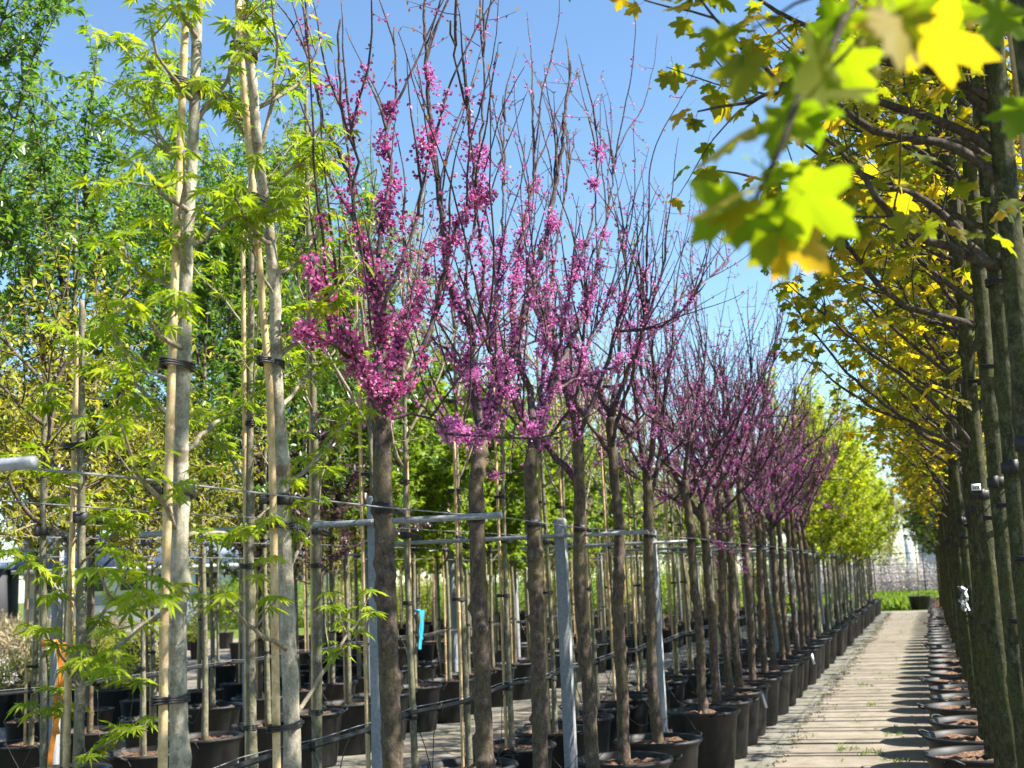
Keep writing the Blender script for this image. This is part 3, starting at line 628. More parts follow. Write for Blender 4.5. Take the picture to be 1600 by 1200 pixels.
LEAF_OBJ = {}
def leaf_objects(root, sp, mat, limit=300, score=None):
    """largest leaves as objects of their own; returns indices left over"""
    P, t, u, s_ = sp['leaves']; n = len(P)
    key = (str(sp['tmpl']) if isinstance(sp['tmpl'], str) else id(sp['tmpl'][0]), mat)
    if key not in LEAF_OBJ:
        tv, tt = tm(sp['tmpl']); ms = []
        for k in range(4):
            g = Geo(); v = tv.copy(); v[:, 2] += (-.08, .05, -.18, .0)[k] * v[:, 1] ** 2 + (.1, -.1, .25, -.2)[k] * v[:, 0] ** 2
            g.add(v, None, tt); ms.append(g.mesh('leaf', mat, False))
        LEAF_OBJ[key] = ms
    ms = LEAF_OBJ[key]
    sc = s_ if score is None else score(P + np.array(root.location)) * s_
    order = np.argsort(-sc)[:limit]
    y = nrm(t); z = nrm(u - y * np.sum(u * y, -1, keepdims=True)); x = np.cross(y, z)
    for i in order:
        o = bpy.data.objects.new('leaf', ms[i % 4]); C.objects.link(o); o.parent = root
        k = float(s_[i]); X, Y, W = x[i] * k, y[i] * k, z[i] * k; p = P[i]
        o.matrix_basis = Matrix(((X[0], Y[0], W[0], p[0]), (X[1], Y[1], W[1], p[1]), (X[2], Y[2], W[2], p[2]), (0, 0, 0, 1)))
    rest = np.ones(n, bool); rest[order] = False
    return np.nonzero(rest)[0]
def near_score(W):
    """how large a leaf shows: inside the view cone and close"""
    d = (W - [0, 0, EYE]) @ _M; z = np.maximum(d[:, 2], .05)
    inside = (np.abs(d[:, 0] / z) < .46) & (np.abs(d[:, 1] / z) < .35) & (d[:, 2] > .3)
    return np.where(inside, 1., .02) / z

def plant(sp, name, loc, label, cat, group=None, rot=0., pot=1., stake=None, ties=(.9, 1.55, 2.15), strap=True, leafmat=None, individual=0, detail=True, sc=1., wire_z=1.76, dx=0.):
    r = thing(name, label, cat, (loc[0], loc[1], 0), group)
    if pot: add_pot(r, pot, rng.uniform(0, 6.28) if detail else 0, detail, dx)
    o = obj('trunk', sp['trunk'], r, None, rot); o.scale = (1, 1, sc)
    for b in sp['branches']:
        q = obj('branches' if b.name.startswith('branches') else 'branch', b, r, None, rot); q.scale = (1, 1, sc)
    for key, nm in (('blossom', 'blossom'), ('buds', 'young_leaves')):
        if key in sp and len(sp[key].vertices):
            q = stuff(obj(nm, sp[key], r, None, rot)); q.scale = (1, 1, sc)
    if 'leaves' in sp and leafmat:
        if individual:
            keep = leaf_objects(r, sp, leafmat, individual, near_score)
            if len(keep): stuff(obj('foliage', foliage(sp, leafmat, 'foliage', keep), r))
        else:
            if ('fol', leafmat) not in sp: sp[('fol', leafmat)] = foliage(sp, leafmat)
            q = stuff(obj('foliage', sp[('fol', leafmat)], r, None, rot)); q.scale = (1, 1, sc)
    tp = sp['tp']; c, s_ = math.cos(rot), math.sin(rot)
    def at(z):
        x, y = np.interp(z, tp[:, 2], tp[:, 0]), np.interp(z, tp[:, 2], tp[:, 1]); return x * c - y * s_, x * s_ + y * c
    if stake is not None:
        a = rng.uniform(2.2, 3.9); st = obj('stake', STAKES[stake], r, (.038 * math.cos(a), .038 * math.sin(a), 0))
        for z in ties: 
            x, y = at(z); add_tie(r, x, y, z, a, .9)
    if strap:
        x, y = at(wire_z); add_strap(r, x, y, wire_z, max(.55, sp['sr'] / .0385), tail=detail)
    return r

# ------------------------------------------------------------------ ground
def sheet(name, x0, x1, y0, y1, z, mat, nx=2, ny=2, wob=0.):
    g = Geo(); xs = np.linspace(x0, x1, nx); ys = np.linspace(y0, y1, ny)
    X, Y = np.meshgrid(xs, ys, indexing='ij'); Zz = np.full_like(X, z)
    if wob:
        r = np.random.default_rng(5); X = X.copy(); e = np.cumsum(r.normal(size=ny)) * .0; e = wob * r.normal(size=ny)
        X[0] += e; X[-1] += wob * r.normal(size=ny)
    i = np.arange(nx - 1)[:, None] * ny; j = np.arange(ny - 1)[None]
    Q = np.stack([i + j, i + ny + j, i + ny + j + 1, i + j + 1], -1).reshape(-1, 4)
    g.add(np.stack([X, Y, Zz], -1).reshape(-1, 3), Q)
    return structure(obj(name, g.mesh(name, mat, False)))
sheet('ground', -400, 400, -60, 900, -.05, 'lawn')
sheet('nursery_yard', -11.5, 4.2, -3, 41.4, -.006, 'strip_concrete')
sheet('path', -1.27, -.02, -3, 41.2, .0, 'path_concrete', 2, 260, .018)
sheet('service_path', -4.75, -3.05, -3, 41.2, .0, 'path_concrete', 2, 200, .02)
sheet('service_path', -8.2, -7.0, -3, 41.2, .0, 'path_concrete', 2, 200, .02)
sheet('gravel_lot', -60, -11.5, 8, 34, -.02, 'yard_soil')

# moss, weeds and litter along the joints of the paving
def tufts(name, label, P, hmin, hmax, blades, spread, mat, cat='weeds', tm_=LANCE):
    rg = np.random.default_rng(len(P)); g = Geo(); P = np.asarray(P, float)
    Q = np.repeat(P, blades, 0); m = len(Q)
    Q[:, :2] += rg.normal(size=(m, 2)) * spread
    t = nrm(np.stack([rg.normal(size=m) * .6, rg.normal(size=m) * .6, np.full(m, 1.0)], -1))
    g.scatter(tm_, Q, t, nrm(rg.normal(size=(m, 3))), rg.uniform(hmin, hmax, m))
    o = obj(name, g.mesh(name, mat, False)); stuff(o); tag(o, label, cat); return o
rg = np.random.default_rng(21)
y = rg.uniform(6, 40, 520); x = -1.27 + rg.normal(size=520) * .05 + .03 * np.sin(y * 3)
tufts('moss', 'dark moss and weeds in the joint beside the concrete path', np.stack([x, y, 0 * x], -1), .006, .022, 12, .022, 'moss', 'moss', ELL)
y = rg.uniform(6, 40, 140); x = rg.uniform(-1.15, -.1, 140); keep = rg.random(140) < .5
cl = np.array([(-.62, 9.2), (-.55, 10.3), (-.75, 10.5), (-.4, 11.5), (-.7, 13.8), (-.9, 16), (-.5, 19), (-.35, 9.9)])
P = np.vstack([np.stack([x, y, 0 * x], -1)[keep], *[np.stack([c[0] + rg.normal(size=9) * .06, c[1] + rg.normal(size=9) * .08, np.zeros(9)], -1) for c in cl]])
tufts('weeds', 'small yellowish weeds growing through the concrete path', P, .015, .045, 7, .018, 'grass_blade', 'weeds')
x = rg.uniform(-9, 8, 9000); y = rg.uniform(42.9, 57, 9000)
tufts('meadow_grass', 'long bright grass of the meadow past the path end', np.stack([x, y, 0 * x - .05], -1), .18, .5, 5, .10, 'grass_blade', 'grass')

# ------------------------------------------------------------------ background: buildings, fence, hedge, pillar
bc, bu, bh = np.array([-30.4, 42.2]), np.array([.811, .585]), np.array([-.585, .811])
def B(s_, d, z): return np.array([*(bc + bu * s_ + bh * d), z])
def bbox(g, s0, s1, d0, d1, z0, z1):
    V = [B(a, b, c) for c in (z0, z1) for a, b in ((s0, d0), (s1, d0), (s1, d1), (s0, d1))]
    g.add(V, [[0, 3, 2, 1], [4, 5, 6, 7], [0, 1, 5, 4], [1, 2, 6, 5], [2, 3, 7, 6], [3, 0, 4, 7]])
def part(fn, name, mat, parent, smooth=False):
    g = Geo(); fn(g); m = g.mesh(name, mat, smooth); o = obj(name, m, parent)
    if parent is not None: o.location = -parent.location
    return o
bl = thing('garden_building', 'low white and grey building with dark blue pitched roof beyond the potted trees', 'building', (*bc, 0))
part(lambda g: bbox(g, -5, 9, .0, 7, -.05, 1.5), 'lower_wall', 'grey_siding', bl)
part(lambda g: bbox(g, -5, 9, .02, 6.98, 1.5, 2.62), 'upper_wall', 'white_paint', bl)
def _roof(g):
    V = [B(-5.4, -.6, 2.62), B(9.4, -.6, 2.62), B(9.4, 3.5, 4.15), B(-5.4, 3.5, 4.15), B(-5.4, 7.6, 2.62), B(9.4, 7.6, 2.62)]
    g.add(V, [[0, 1, 2, 3], [3, 2, 5, 4], [0, 4, 5, 1]], [[0, 3, 4], [1, 5, 2]])
rf = part(_roof, 'roof', 'roof_blue', bl)
g = Geo(); bbox(g, -5.45, 9.45, -.68, -.58, 2.5, 2.64); o = obj('gutter', g.mesh('gutter', 'white_paint', False), rf)
for i in range(9):
    s0 = -4.4 + i * 1.5
    w = part(lambda g: bbox(g, s0, s0 + 1.0, -.03, .05, 1.62, 2.4), 'window', 'white_paint', bl)
    g = Geo(); bbox(g, s0 + .07, s0 + .93, -.045, .0, 1.7, 2.32); obj('pane', g.mesh('pane', 'window_glass', False), w)
for i in range(22):
    z = -.02 + i * .066
    part(lambda g: bbox(g, -5.0, 9.0, -.022, .0, z + .006, z + .060), 'siding_board', 'grey_siding', bl)
dk = thing('dark_shed', 'black timber shed with flat roof left of the blue roofed building', 'shed', (*B(-9, 0, 0)[:2], 0))
part(lambda g: bbox(g, -14, -5.6, -2.0, 4, -.05, 2.7), 'wall', 'dark_wall', dk)
part(lambda g: bbox(g, -14.3, -5.4, -2.4, 4.3, 2.7, 3.0), 'roof', 'roof_blue', dk)
part(lambda g: bbox(g, -8.6, -7.6, -2.05, -1.98, .9, 2.0), 'window', 'white_paint', dk)

fence = thing('wire_fence', 'thin wire mesh fence across the meadow past the path end', 'fence', (-1, 58, 0))
for i in range(9):
    part(lambda g: g.tube([(-9 + i * 2.2, 58, -.05), (-9 + i * 2.2, 58, 2.05)], .03, 6), 'post', 'dark_wall', fence)
for z in (.3, .7, 1.1, 1.5, 2.0):
    part(lambda g: g.tube([(-9, 58.03, z), (8.6, 58.03, z)], .012 if z < 2 else .02, 4), 'wire', 'dark_wall', fence)
for i in range(44):
    part(lambda g: g.tube([(-8.9 + i * .4, 58.035, 0), (-8.9 + i * .4, 58.035, 2.0)], .008, 4), 'wire', 'dark_wall', fence)
part_p = thing('white_pillar', 'tall white masonry pillar beside the clipped hedge beyond the fence', 'pillar', (-.95, 74, 0))
g = Geo(); g.box((0, 0, 1.5), (.26, .26, 1.55)); obj('shaft', g.mesh('shaft', 'white_paint', False), part_p)
g = Geo(); g.box((0, 0, 3.1), (.31, .31, .06)); obj('cap', g.mesh('cap', 'white_paint', False), part_p)
gb = thing('grey_outbuilding', 'grey blank wall of a shed behind the white pillar', 'shed', (1.4, 76, 0))
g = Geo(); g.box((0, 0, 1.4), (1.9, 1.0, 1.45)); obj('wall', g.mesh('wall', 'grey_siding', False), gb)
g = Geo(); g.box((0, 0, 2.92), (2.1, 1.2, .07)); obj('roof', g.mesh('roof', 'roof_blue', False), gb)

def bush(seed, mat, n, rx, ry, rz, lsize, tmpl=ELL):
    r = np.random.default_rng(seed); g = Geo(); k = max(6, n // 28)
    c = nrm(r.normal(size=(k, 3))) * (r.random((k, 1)) ** .35); c[:, 2] = np.abs(c[:, 2])
    P = np.repeat(c, n // k, 0) + r.normal(size=(k * (n // k), 3)) * .16
    P = P * [rx, ry, rz]; P[:, 2] = np.abs(P[:, 2]); m = len(P)
    t = nrm(P / [rx, ry, rz] + r.normal(size=(m, 3)) * .7)
    g.scatter(tmpl, P, t, nrm(r.normal(size=(m, 3)) + Z3), lsize * r.uniform(.6, 1.3, m)); return g.mesh('foliage', mat, False)
def stems(seed, n, h, spread, mat='twig_brown', z0=0.):
    r = np.random.default_rng(seed); g = Geo()
    for i in range(n):
        d = nrm(np.array([r.normal() * spread, r.normal() * spread, 1.])); S = grow((r.normal() * .02, r.normal() * .02, z0), d, h * r.uniform(.6, 1), 5, .1, .08, r); g.tube(S, taper(6, .012, .004), 5)
    return g.mesh('stems', mat)
pb = [bush(40 + k, 'blossom_pale', 2600, .9, .7, 1.75, .11) for k in range(2)]; ps = stems(44, 8, 1.2, .5)
for i in range(11):
    t = thing('blossom_shrub', 'pale pink flowering shrub in the hedge line behind the wire fence', 'shrub', (-7.2 + i * 1.15 + rng.normal() * .1, 62 + rng.normal() * .3, -.05), 'pale blossom shrubs behind the fence')
    obj('stems', ps, t); o = stuff(obj('foliage', pb[i % 2], t, None, rng.uniform(0, 6))); o.scale = (1, 1, rng.uniform(.9, 1.08))
hb = bush(50, 'leaf_sparse', 5000, 1.2, .8, 3.0, .13); hs = stems(51, 10, 2, .4)
for i in range(6):
    t = thing('hedge_shrub', 'brownish green tall hedge shrub left of the white pillar', 'shrub', (-2.3 - i * 1.5, 74.5, -.05), 'tall hedge beyond the fence')
    obj('stems', hs, t); stuff(obj('foliage', hb, t, None, i * 1.3))

hy = [bush(52, 'leaf_yellow', 4000, 1.1, .9, 2.0, .11), bush(53, 'leaf_bright', 4000, 1.1, .9, 2.2, .11)]
for i in range(17):
    t = thing('boundary_shrub', ['yellow green shrub of the boundary hedge behind the far rows', 'bright green shrub of the boundary hedge behind the far rows'][i % 2], 'shrub', (-7.5 - i * 1.5, 43.5 + rng.normal() * .3, -.05), ['yellow boundary hedge', 'green boundary hedge'][i % 2])
    obj('stems', hs, t); o = stuff(obj('foliage', hy[i % 2], t, None, i * 1.3)); o.scale = (1, 1, rng.uniform(.8, 1.1))
# far trees behind everything
far = [leafy(60 + k, 1.6, 6.4, 2.1, 16, 24, .075, .21, ELL, (.4, 1.2), .4, sub=(.5, 1.1), r0=.09, low=-.05) for k in range(3)]
fm = ['leaf_sparse', 'leaf_bright', 'leaf_dark']
for i, (x, y, k, sc) in enumerate([(-2.5, 92, 0, 1.2), (-8, 88, 1, 1.15), (3.5, 96, 2, 1.3), (8, 84, 2, 1.2), (-14, 90, 0, 1.1), (-20, 80, 1, 1.1), (-27, 84, 0, 1.15), (-34, 78, 1, 1.1), (-42, 82, 2, 1.2), (-50, 72, 1, 1.2), (-60, 70, 0, 1.3), (-24, 62, 1, .8), (-31, 66, 0, .85), (-40, 62, 2, .9), (-17, 58, 0, .75), (-11, 60, 1, .8)]):
    lab = ['hazy olive tree with thin new leaves far beyond the nursery', 'fresh green tree far beyond the nursery rows', 'dark green tree far beyond the nursery rows'][k]
    r = plant(far[k], 'distant_tree', (x, y), lab, 'tree', 'distant ' + fm[k][5:] + ' trees', i * 1.1, 0, None, (), False, fm[k])
    r.scale = (sc, sc, sc)

# ------------------------------------------------------------------ trellis of posts, crossbars, wires and drip hoses
def post(x, y, h, label, group, bar=None):
    t = thing('support_post', label, 'post', (x, y, 0), group)
    g = Geo(); a, b = .030, .026
    g.add([(-a, -b, 0), (a, -b, 0), (a, b, 0), (-a, b, 0), (-a, -b, h - .008), (a, -b, h - .008), (a, b, h - .008), (-a, b, h - .008), (-a + .008, -b + .008, h), (a - .008, -b + .008, h), (a - .008, b - .008, h), (-a + .008, b - .008, h)],
          [[0, 1, 5, 4], [1, 2, 6, 5], [2, 3, 7, 6], [3, 0, 4, 7], [4, 5, 9, 8], [5, 6, 10, 9], [6, 7, 11, 10], [7, 4, 8, 11], [8, 9, 10, 11]])
    obj('shaft', g.mesh('shaft', 'concrete_post', False), t)
    if bar:
        g = Geo(); g.tube([(bar[0] - x, -.046, bar[2]), (bar[1] - x, -.046, bar[2] - .006)], .0115, 8); p = obj('crossbar', g.mesh('crossbar', 'galvanised'), t)
        g = Geo(); g.tube([(0, -.060, bar[2] - .004), (0, .034, bar[2] - .004)], .006, 6); obj('bolt', g.mesh('bolt', 'galvanised'), p)
    return t
for i in range(16):
    y = 1.68 + i * 2.365
    post(-1.93, y, 1.83, ('concrete post with galvanised crossbar behind the redbuds, %s along their row' % ORD[i]) if i < 8 else 'distant concrete post towards the lime green end of the redbud row', 'posts of the front row', (-2.95, -1.42 if i < 3 else -1.66, 1.735))
for i in range(12):
    post(-6.1, 4.5 + i * 2.6 + (.2 if i else 0), 1.95, 'pale grey concrete post between the two rows of the middle bed', 'posts of the middle bed', (-6.6, -5.2, 1.86) if i % 2 else None)
for i in range(14):
    post(.40, 2.6 + i * 2.8, 1.83, 'concrete post standing among the dark right hand maples', 'posts of the maple row')
def wire(name, x, z, y0, y1, label, sag=.01, r=.0028):
    ys = np.linspace(y0, y1, 60); g = Geo()
    g.tube(np.stack([x + 0 * ys, ys, z - sag * np.abs(np.sin(ys * math.pi / 2.37))], -1), r, 5)
    return tag(obj(name, g.mesh(name, 'wire_steel')), label, 'wire')
wire('support_wire', -1.695, 1.765, 1.6, 40, 'thin steel wire tying the front row of trunks at shoulder height')
wire('support_wire', -2.60, 1.80, 1.6, 40, 'steel wire behind the redbuds holding the staked second row')
wire('support_wire', -5.10, 1.88, 4.5, 40, 'upper steel wire along the near side of the middle bed')
wire('support_wire', -5.085, 1.76, 4.5, 40, 'lower steel wire along the near side of the middle bed')
wire('support_wire', -6.38, 1.86, 4.5, 40, 'steel wire along the far side of the middle bed')
wire('support_wire', .30, 1.77, 1.2, 40, 'steel wire along the row of dark maple trunks')
def hose(x, z, y0, y1, label, every, n, reach):
    t = thing('drip_hose', label, 'hose', (x, y0, 0)); ys = np.linspace(y0, y1, 140); r = np.random.default_rng(int(-x * 100))
    zz = z - .02 * np.abs(np.sin(ys * math.pi / 1.2)) + .004 * r.normal(size=140)
    g = Geo(); g.tube(np.stack([.006 * r.normal(size=140), ys - y0, zz], -1), .0105, 7); obj('hose', g.mesh('hose', 'hose'), t)
    g = Geo(); g.tube(np.stack([.0 * ys, ys - y0, zz + .022], -1), .0022, 4); obj('carrier_wire', g.mesh('carrier_wire', 'wire_steel'), t)
    for i in range(n):
        y = .15 + i * every + r.normal() * .06; z0 = np.interp(y + y0, ys, zz)
        sx = reach * (1 if i % 2 else -1) * r.uniform(.7, 1.2); dy = r.normal() * .18
        A = np.array([(0, y, z0), (sx * .1, y + dy * .1, z0 - .05), (sx * .25 + r.normal() * .03, y + dy * .4, .62), (sx * .5, y + dy, .42 + .03 * r.random()), (sx * .8, y + dy * 1.3, .50 + .12 * r.random()), (sx, y + dy * 1.2, .40)])
        g = Geo(); g.tube(spline(A, 14), .0022, 4, False); obj('drip_tube', g.mesh('drip_tube', 'hose'), t)
        g = Geo(); g.box((0, y, z0), (.014, .006, .017)); obj('clip', g.mesh('clip', 'rubber', False), t)
hose(-2.15, .955, 1.8, 40, 'black drip irrigation hose with thin tubes behind the front redbud row', .40, 70, .42)
hose(-5.45, .93, 4.2, 40, 'black drip irrigation hose along the near side of the middle bed', .5, 60, .5)

# ------------------------------------------------------------------ front row, left of the path: two green maples, redbuds, lime maples
LX = -1.75
def local(pts, x, y): return [np.asarray(p, float) - [x, y, 0] for p in pts] if isinstance(pts[0], list) else np.asarray(pts, float) - [x, y, 0]
def rooted(P, z=.38):
    P = np.asarray(P, float); d = (P[1] - P[0]); b = P[0] + d * ((z - P[0][2]) / d[2]) * np.array([.6, .6, 1]); return np.vstack([b, P])
def hero_maple(key, y0, seed, label, ties):
    tp = rooted(local(TR[key + '_trunk'], LX, y0)); base = tp[0].copy(); base[2] = 0
    bx, by = LX + base[0], y0 + base[1]
    tp = tp - base; limbs = [l - base for l in local(TR[key], LX, y0)]
    sp = maple(seed, tp, limbs, z0=2.0, z1=3.3, nb=5, reach=.5, nsub=6, lsize=.049, r0=.0262, tmpl='PALM', bark='bark_maple', limb='twig_pale', up=.35, el=(.1, .7), mode='tip', sub=(.08, .2), extra_r=.006, limb_r=.0075, side=(math.pi + .34) if key == 'A' else None)
    r = plant(sp, 'green_maple_tree', (bx, by), label, 'tree', None, 0, .92, None, (), False, 'leaf_green_maple', 300)
    sk = rooted(local(TR[key + '_stake'], LX, y0)) - base
    obj('stake', stake_mesh(sk, .0115, 10), r)
    def at(z, q): return np.array([np.interp(z, q[:, 2], q[:, k]) for k in range(3)])
    for z in ties:
        a, b = at(z, tp), at(z, sk); c = (a + b) / 2; ln = np.linalg.norm((a - b)[:2])
        rz = math.atan2(b[1] - a[1], b[0] - a[0]); o = add_tie(r, *(a[:2] - np.array([math.cos(rz), math.sin(rz)]) * -.004), z, rz, 1.0)
        o.scale = ((ln + .042) / .072, .95, 1)
    a = at(1.755, tp); add_strap(r, a[0], a[1], 1.755, .72, True, True, True)
    return r
hero_maple('A', 2.54, 101, 'tall pale barked maple with yellow green leaves and bamboo stake, outermost of the front row', (1.25, 2.07, 2.83))
hero_maple('B', 3.05, 102, 'curved pale barked maple with yellow green leaves and bamboo stake, next to the redbuds', (1.12, 1.68, 2.15, 2.62, 3.05))

def hero_redbud(key, y0, seed, lrad, label, fl, dens):
    tp = rooted(local(TR[key + '_trunk'], LX, y0)); base = tp[0].copy(); base[2] = 0
    sp = redbud(seed, tp - base, [l - base for l in local(TR[key], LX, y0)], lrad, fl=fl, dens=dens, shoots=.95)
    return plant(sp, 'redbud_tree', (LX + base[0], y0 + base[1]), label, 'tree', None, 0, 1.0, None, ())
hero_redbud('R1', 3.74, 201, [.026, .014, .006, .006, .013, .013, .009, .011, .010, .009, .007], 'redbud with crimson blossom and a long bare limb, next to the curved pale maple', 'blossom_red', 1.4)
hero_redbud('R2', 4.64, 202, [.022, .021, .009, .011, .009, .012, .008, .007], 'redbud with thick forked trunk and dense magenta blossom, second of the redbuds', 'blossom_magenta', 1.35)
hero_redbud('R3', 5.36, 203, [.02, .018, .008, .012, .010, .009], 'redbud with magenta blossom and a low limb reaching over the path, third of the redbuds', 'blossom_magenta', 1.2)
RV = [redbud(210 + k, fork=(2.2, 2.35, 2.1, 2.25, 2.2, 2.3)[k], tall=(2.3, 2.5, 2.3, 2.6, 2.4, 2.5)[k], dens=(.5, .34, .45, .36, .6, .3)[k], shoots=1.55) for k in range(6)]
ys = [6.2, 6.99, 7.83, 9.42, 10.1, 10.85, 11.45, 12.2, 13.1, 13.9] + [14.75 + .82 * i for i in range(6)]
for i, y in enumerate(ys):
    k = i % 6
    lab = ('redbud with twiggy purple crown, %s of the redbuds counted from the pale maples' % ORD[i + 3]) if i < 10 else 'redbud with bare twiggy crown near the lime green maples at the end of its row'
    plant(RV[k], 'redbud_tree', (LX + rng.normal() * .02, y), lab, 'tree', 'redbuds further along the front row', rng.uniform(0, 6.28), 1.0, None, (), detail=y < 22, sc=1 + .04 * rng.normal())
LM = [leafy(300 + k, 1.65, 5.1, .75, 16, 17, .025, .066, MAPLE_S, (.4, 1.15), .45, sub=(.2, .5), r0=.027) for k in range(3)]
y = 19.8; i = 0
while y < 40.6:
    plant(LM[i % 3], 'lime_maple_tree', (LX + rng.normal() * .02, y), 'lime green leafy maple with slim trunk at the far end of the redbud row', 'tree', 'lime green maples after the redbuds', rng.uniform(0, 6.28), .98, None, (), leafmat='leaf_lime', strap=y < 27, sc=1 + .05 * rng.normal())
    y += .84; i += 1

# ------------------------------------------------------------------ second row: staked trees behind the redbuds
GM = [maple(400 + k, z0=1.75, z1=3.6, top=3.9, nb=10, reach=.65, nsub=5, lsize=.05, r0=.0225, tmpl='PALM', bark='bark_grey', limb='twig_pale', mode='tip', sub=(.08, .22), extra_r=.007, el=(.4, 1.0)) for k in range(2)]
low = maple(405, z0=.8, z1=2.4, top=2.5, nb=13, reach=.36, nsub=5, lsize=.055, r0=.021, tmpl='PALM', bark='bark_grey', limb='twig_pale', mode='tip', sub=(.06, .16), extra_r=.006, el=(-.2, .7))
plant(low, 'green_maple_tree', (-2.65, 3.28), 'staked maple with leafy shoots right down its stem, behind the outermost pale maple', 'tree', None, 0, .95, 0, (.95, 2.0), True, 'leaf_green_maple', 300)
plant(leafy(406, 1.75, 3.0, .5, 10, 10, .02, .036, ELL, (.3, 1.1), .3, r0=.019), 'yellow_shrub_tree', (-3.25, 3.84), 'yellow leaved slim tree with an orange ribbon, standing out from the second row', 'tree', None, 0, .9, None, (), True, 'leaf_yellow', 0)
for j, (y, s) in enumerate(((4.35, 2), (4.87, 1))):
    plant(GM[j], 'green_maple_tree', (-2.65, y), ['grey staked maple showing between the two pale front maples', 'grey staked maple showing between the curved pale maple and the first redbud'][j], 'tree', None, j * 2., .9, s, (.95, 1.6, 2.2), True, 'leaf_green_maple', 300)
SB = [leafy(420 + k, 2.2, 3.9, .45, 8, 7, .085, .022, BUD, (.8, 1.25), .5, sub=(.2, .5), r0=.02, bark='bark_grey', limb='twig_pale') for k in range(4)]
ys = [5.38, 5.95, 6.7, 7.5, 8.27, 9.0, 9.65] + [10.4 + .8 * i for i in range(38)]
for i, y in enumerate(ys):
    plant(SB[i % 4], 'staked_sapling', (-2.65 + rng.normal() * .03, y), ('bamboo staked sapling behind the redbuds, %s after the two grey staked maples' % ORD[i]) if i < 9 else 'slim bamboo staked sapling with sparse buds far along the row behind the redbuds', 'tree', 'bamboo staked saplings behind the redbuds', rng.uniform(0, 6.28), .92 if y < 6.5 else 1.0, int(rng.integers(0, 4)) , (.8, 1.4, 2.05, 2.6), y < 26, 'leaf_sparse', detail=y < 20)

# ------------------------------------------------------------------ middle bed: leafy standards
PE = [leafy(500 + k, 1.9, 5.5, 1.05, 18, 27, .0135, .054, ELL, (.6, 1.2), .5, sub=(.25, .6), r0=.024) for k in range(3)]
BR = [leafy(510 + k, 1.7, 4.1, .85, 16, 20, .018, .064, MAPLE_S, (.4, 1.1), .4, sub=(.2, .5), r0=.023) for k in range(3)]
YE = [leafy(520 + k, 1.7, 3.4, .85, 16, 22, .015, .044, ELL, (.2, 1.0), .2, sub=(.2, .5), r0=.021, limb='twig_pale') for k in range(2)]
PL = [leafy(530 + k, 1.7, 4.0, .75, 14, 15, .022, .065, ELL, (.4, 1.1), .4, sub=(.2, .45), r0=.023, bark='bark_redbud') for k in range(2)]
KIND = {'p': (PE, 'pear_tree', 'dense tree with small dark glossy green leaves in the middle bed', 'leaf_pear', 'glossy green trees of the middle bed'),
        'b': (BR, 'field_maple_tree', 'bright green leafy maple on a slim stem in the middle bed', 'leaf_bright', 'bright green maples of the middle bed'),
        'y': (YE, 'yellow_shrub_tree', 'low headed tree with yellow green small leaves in the middle bed', 'leaf_yellow', 'yellow green trees of the middle bed'),
        'm': (PL, 'plum_tree', 'dark purple leaved plum in the middle bed', 'leaf_plum', 'purple plums of the middle bed'),
        's': (SB, 'staked_sapling', 'thin bamboo staked sapling with sparse pale buds in the middle bed', 'leaf_sparse', 'staked saplings of the middle bed')}
def bed(x, seq, first=None):
    for i, (y, c) in enumerate(seq):
        S, nm, lab, lm, grp = KIND[c]
        lab = lab.replace('in the far row of', 'in').replace('in the middle bed', ('in the near' if x > -6 else 'in the far') + ' row of the middle bed').replace('in the middle bed', 'in the middle bed'); grp = grp + (' near row' if x > -6 else ' far row')
        ind = 0
        plant(S[i % len(S)], nm, (x + rng.normal() * .03, y), lab, 'tree', grp, rng.uniform(0, 6.28), 1.0, int(rng.integers(0, 3)) if c in 'sby' else (2 if i % 2 else None), (1.0, 1.9), y < 22, lm, ind, y < 20, 1 + .05 * rng.normal(), 1.86)
bed(-5.15, list(zip([4.75 + .77 * i for i in range(46)], 'pypyppmpbbbbbbbbb' + 'sssbssss' * 4)))
bed(-6.45, list(zip([5.2, 5.95, 6.7, 7.45, 8.15, 8.96, 9.92] + [10.7 + .78 * i for i in range(38)], 'pypymypmpppbbbbbb' + 'ssbsss' * 6)))
for x, ya in ((-7.75, 8.0), (-8.75, 14.5), (-10.0, 15.5), (-12.4, 21), (-13.7, 22)):
    for i, y in enumerate(np.arange(ya, 16.0 if x == -7.75 else 40.5, .9)):
        k = (i * 7 + int(-x)) % 3
        lowpot = x == -7.75
        sp, lm = ((SB[i % 4], 'leaf_sparse'), (BR[i % 3], 'leaf_bright'), (YE[i % 2], 'leaf_yellow'))[k if y > 19 else 0]
        plant(sp, 'nursery_tree', (x + rng.normal() * .03, y + rng.normal() * .05), ['thin staked sapling in the rows furthest from the path', 'bright green small tree in the rows furthest from the path', 'yellow green small tree in the rows furthest from the path'][k if y > 19 else 0], 'tree', 'far rows ' + lm[5:], rng.uniform(0, 6.28), 1.0, int(rng.integers(0, 3)), (1.2,), False, lm, 0, False)

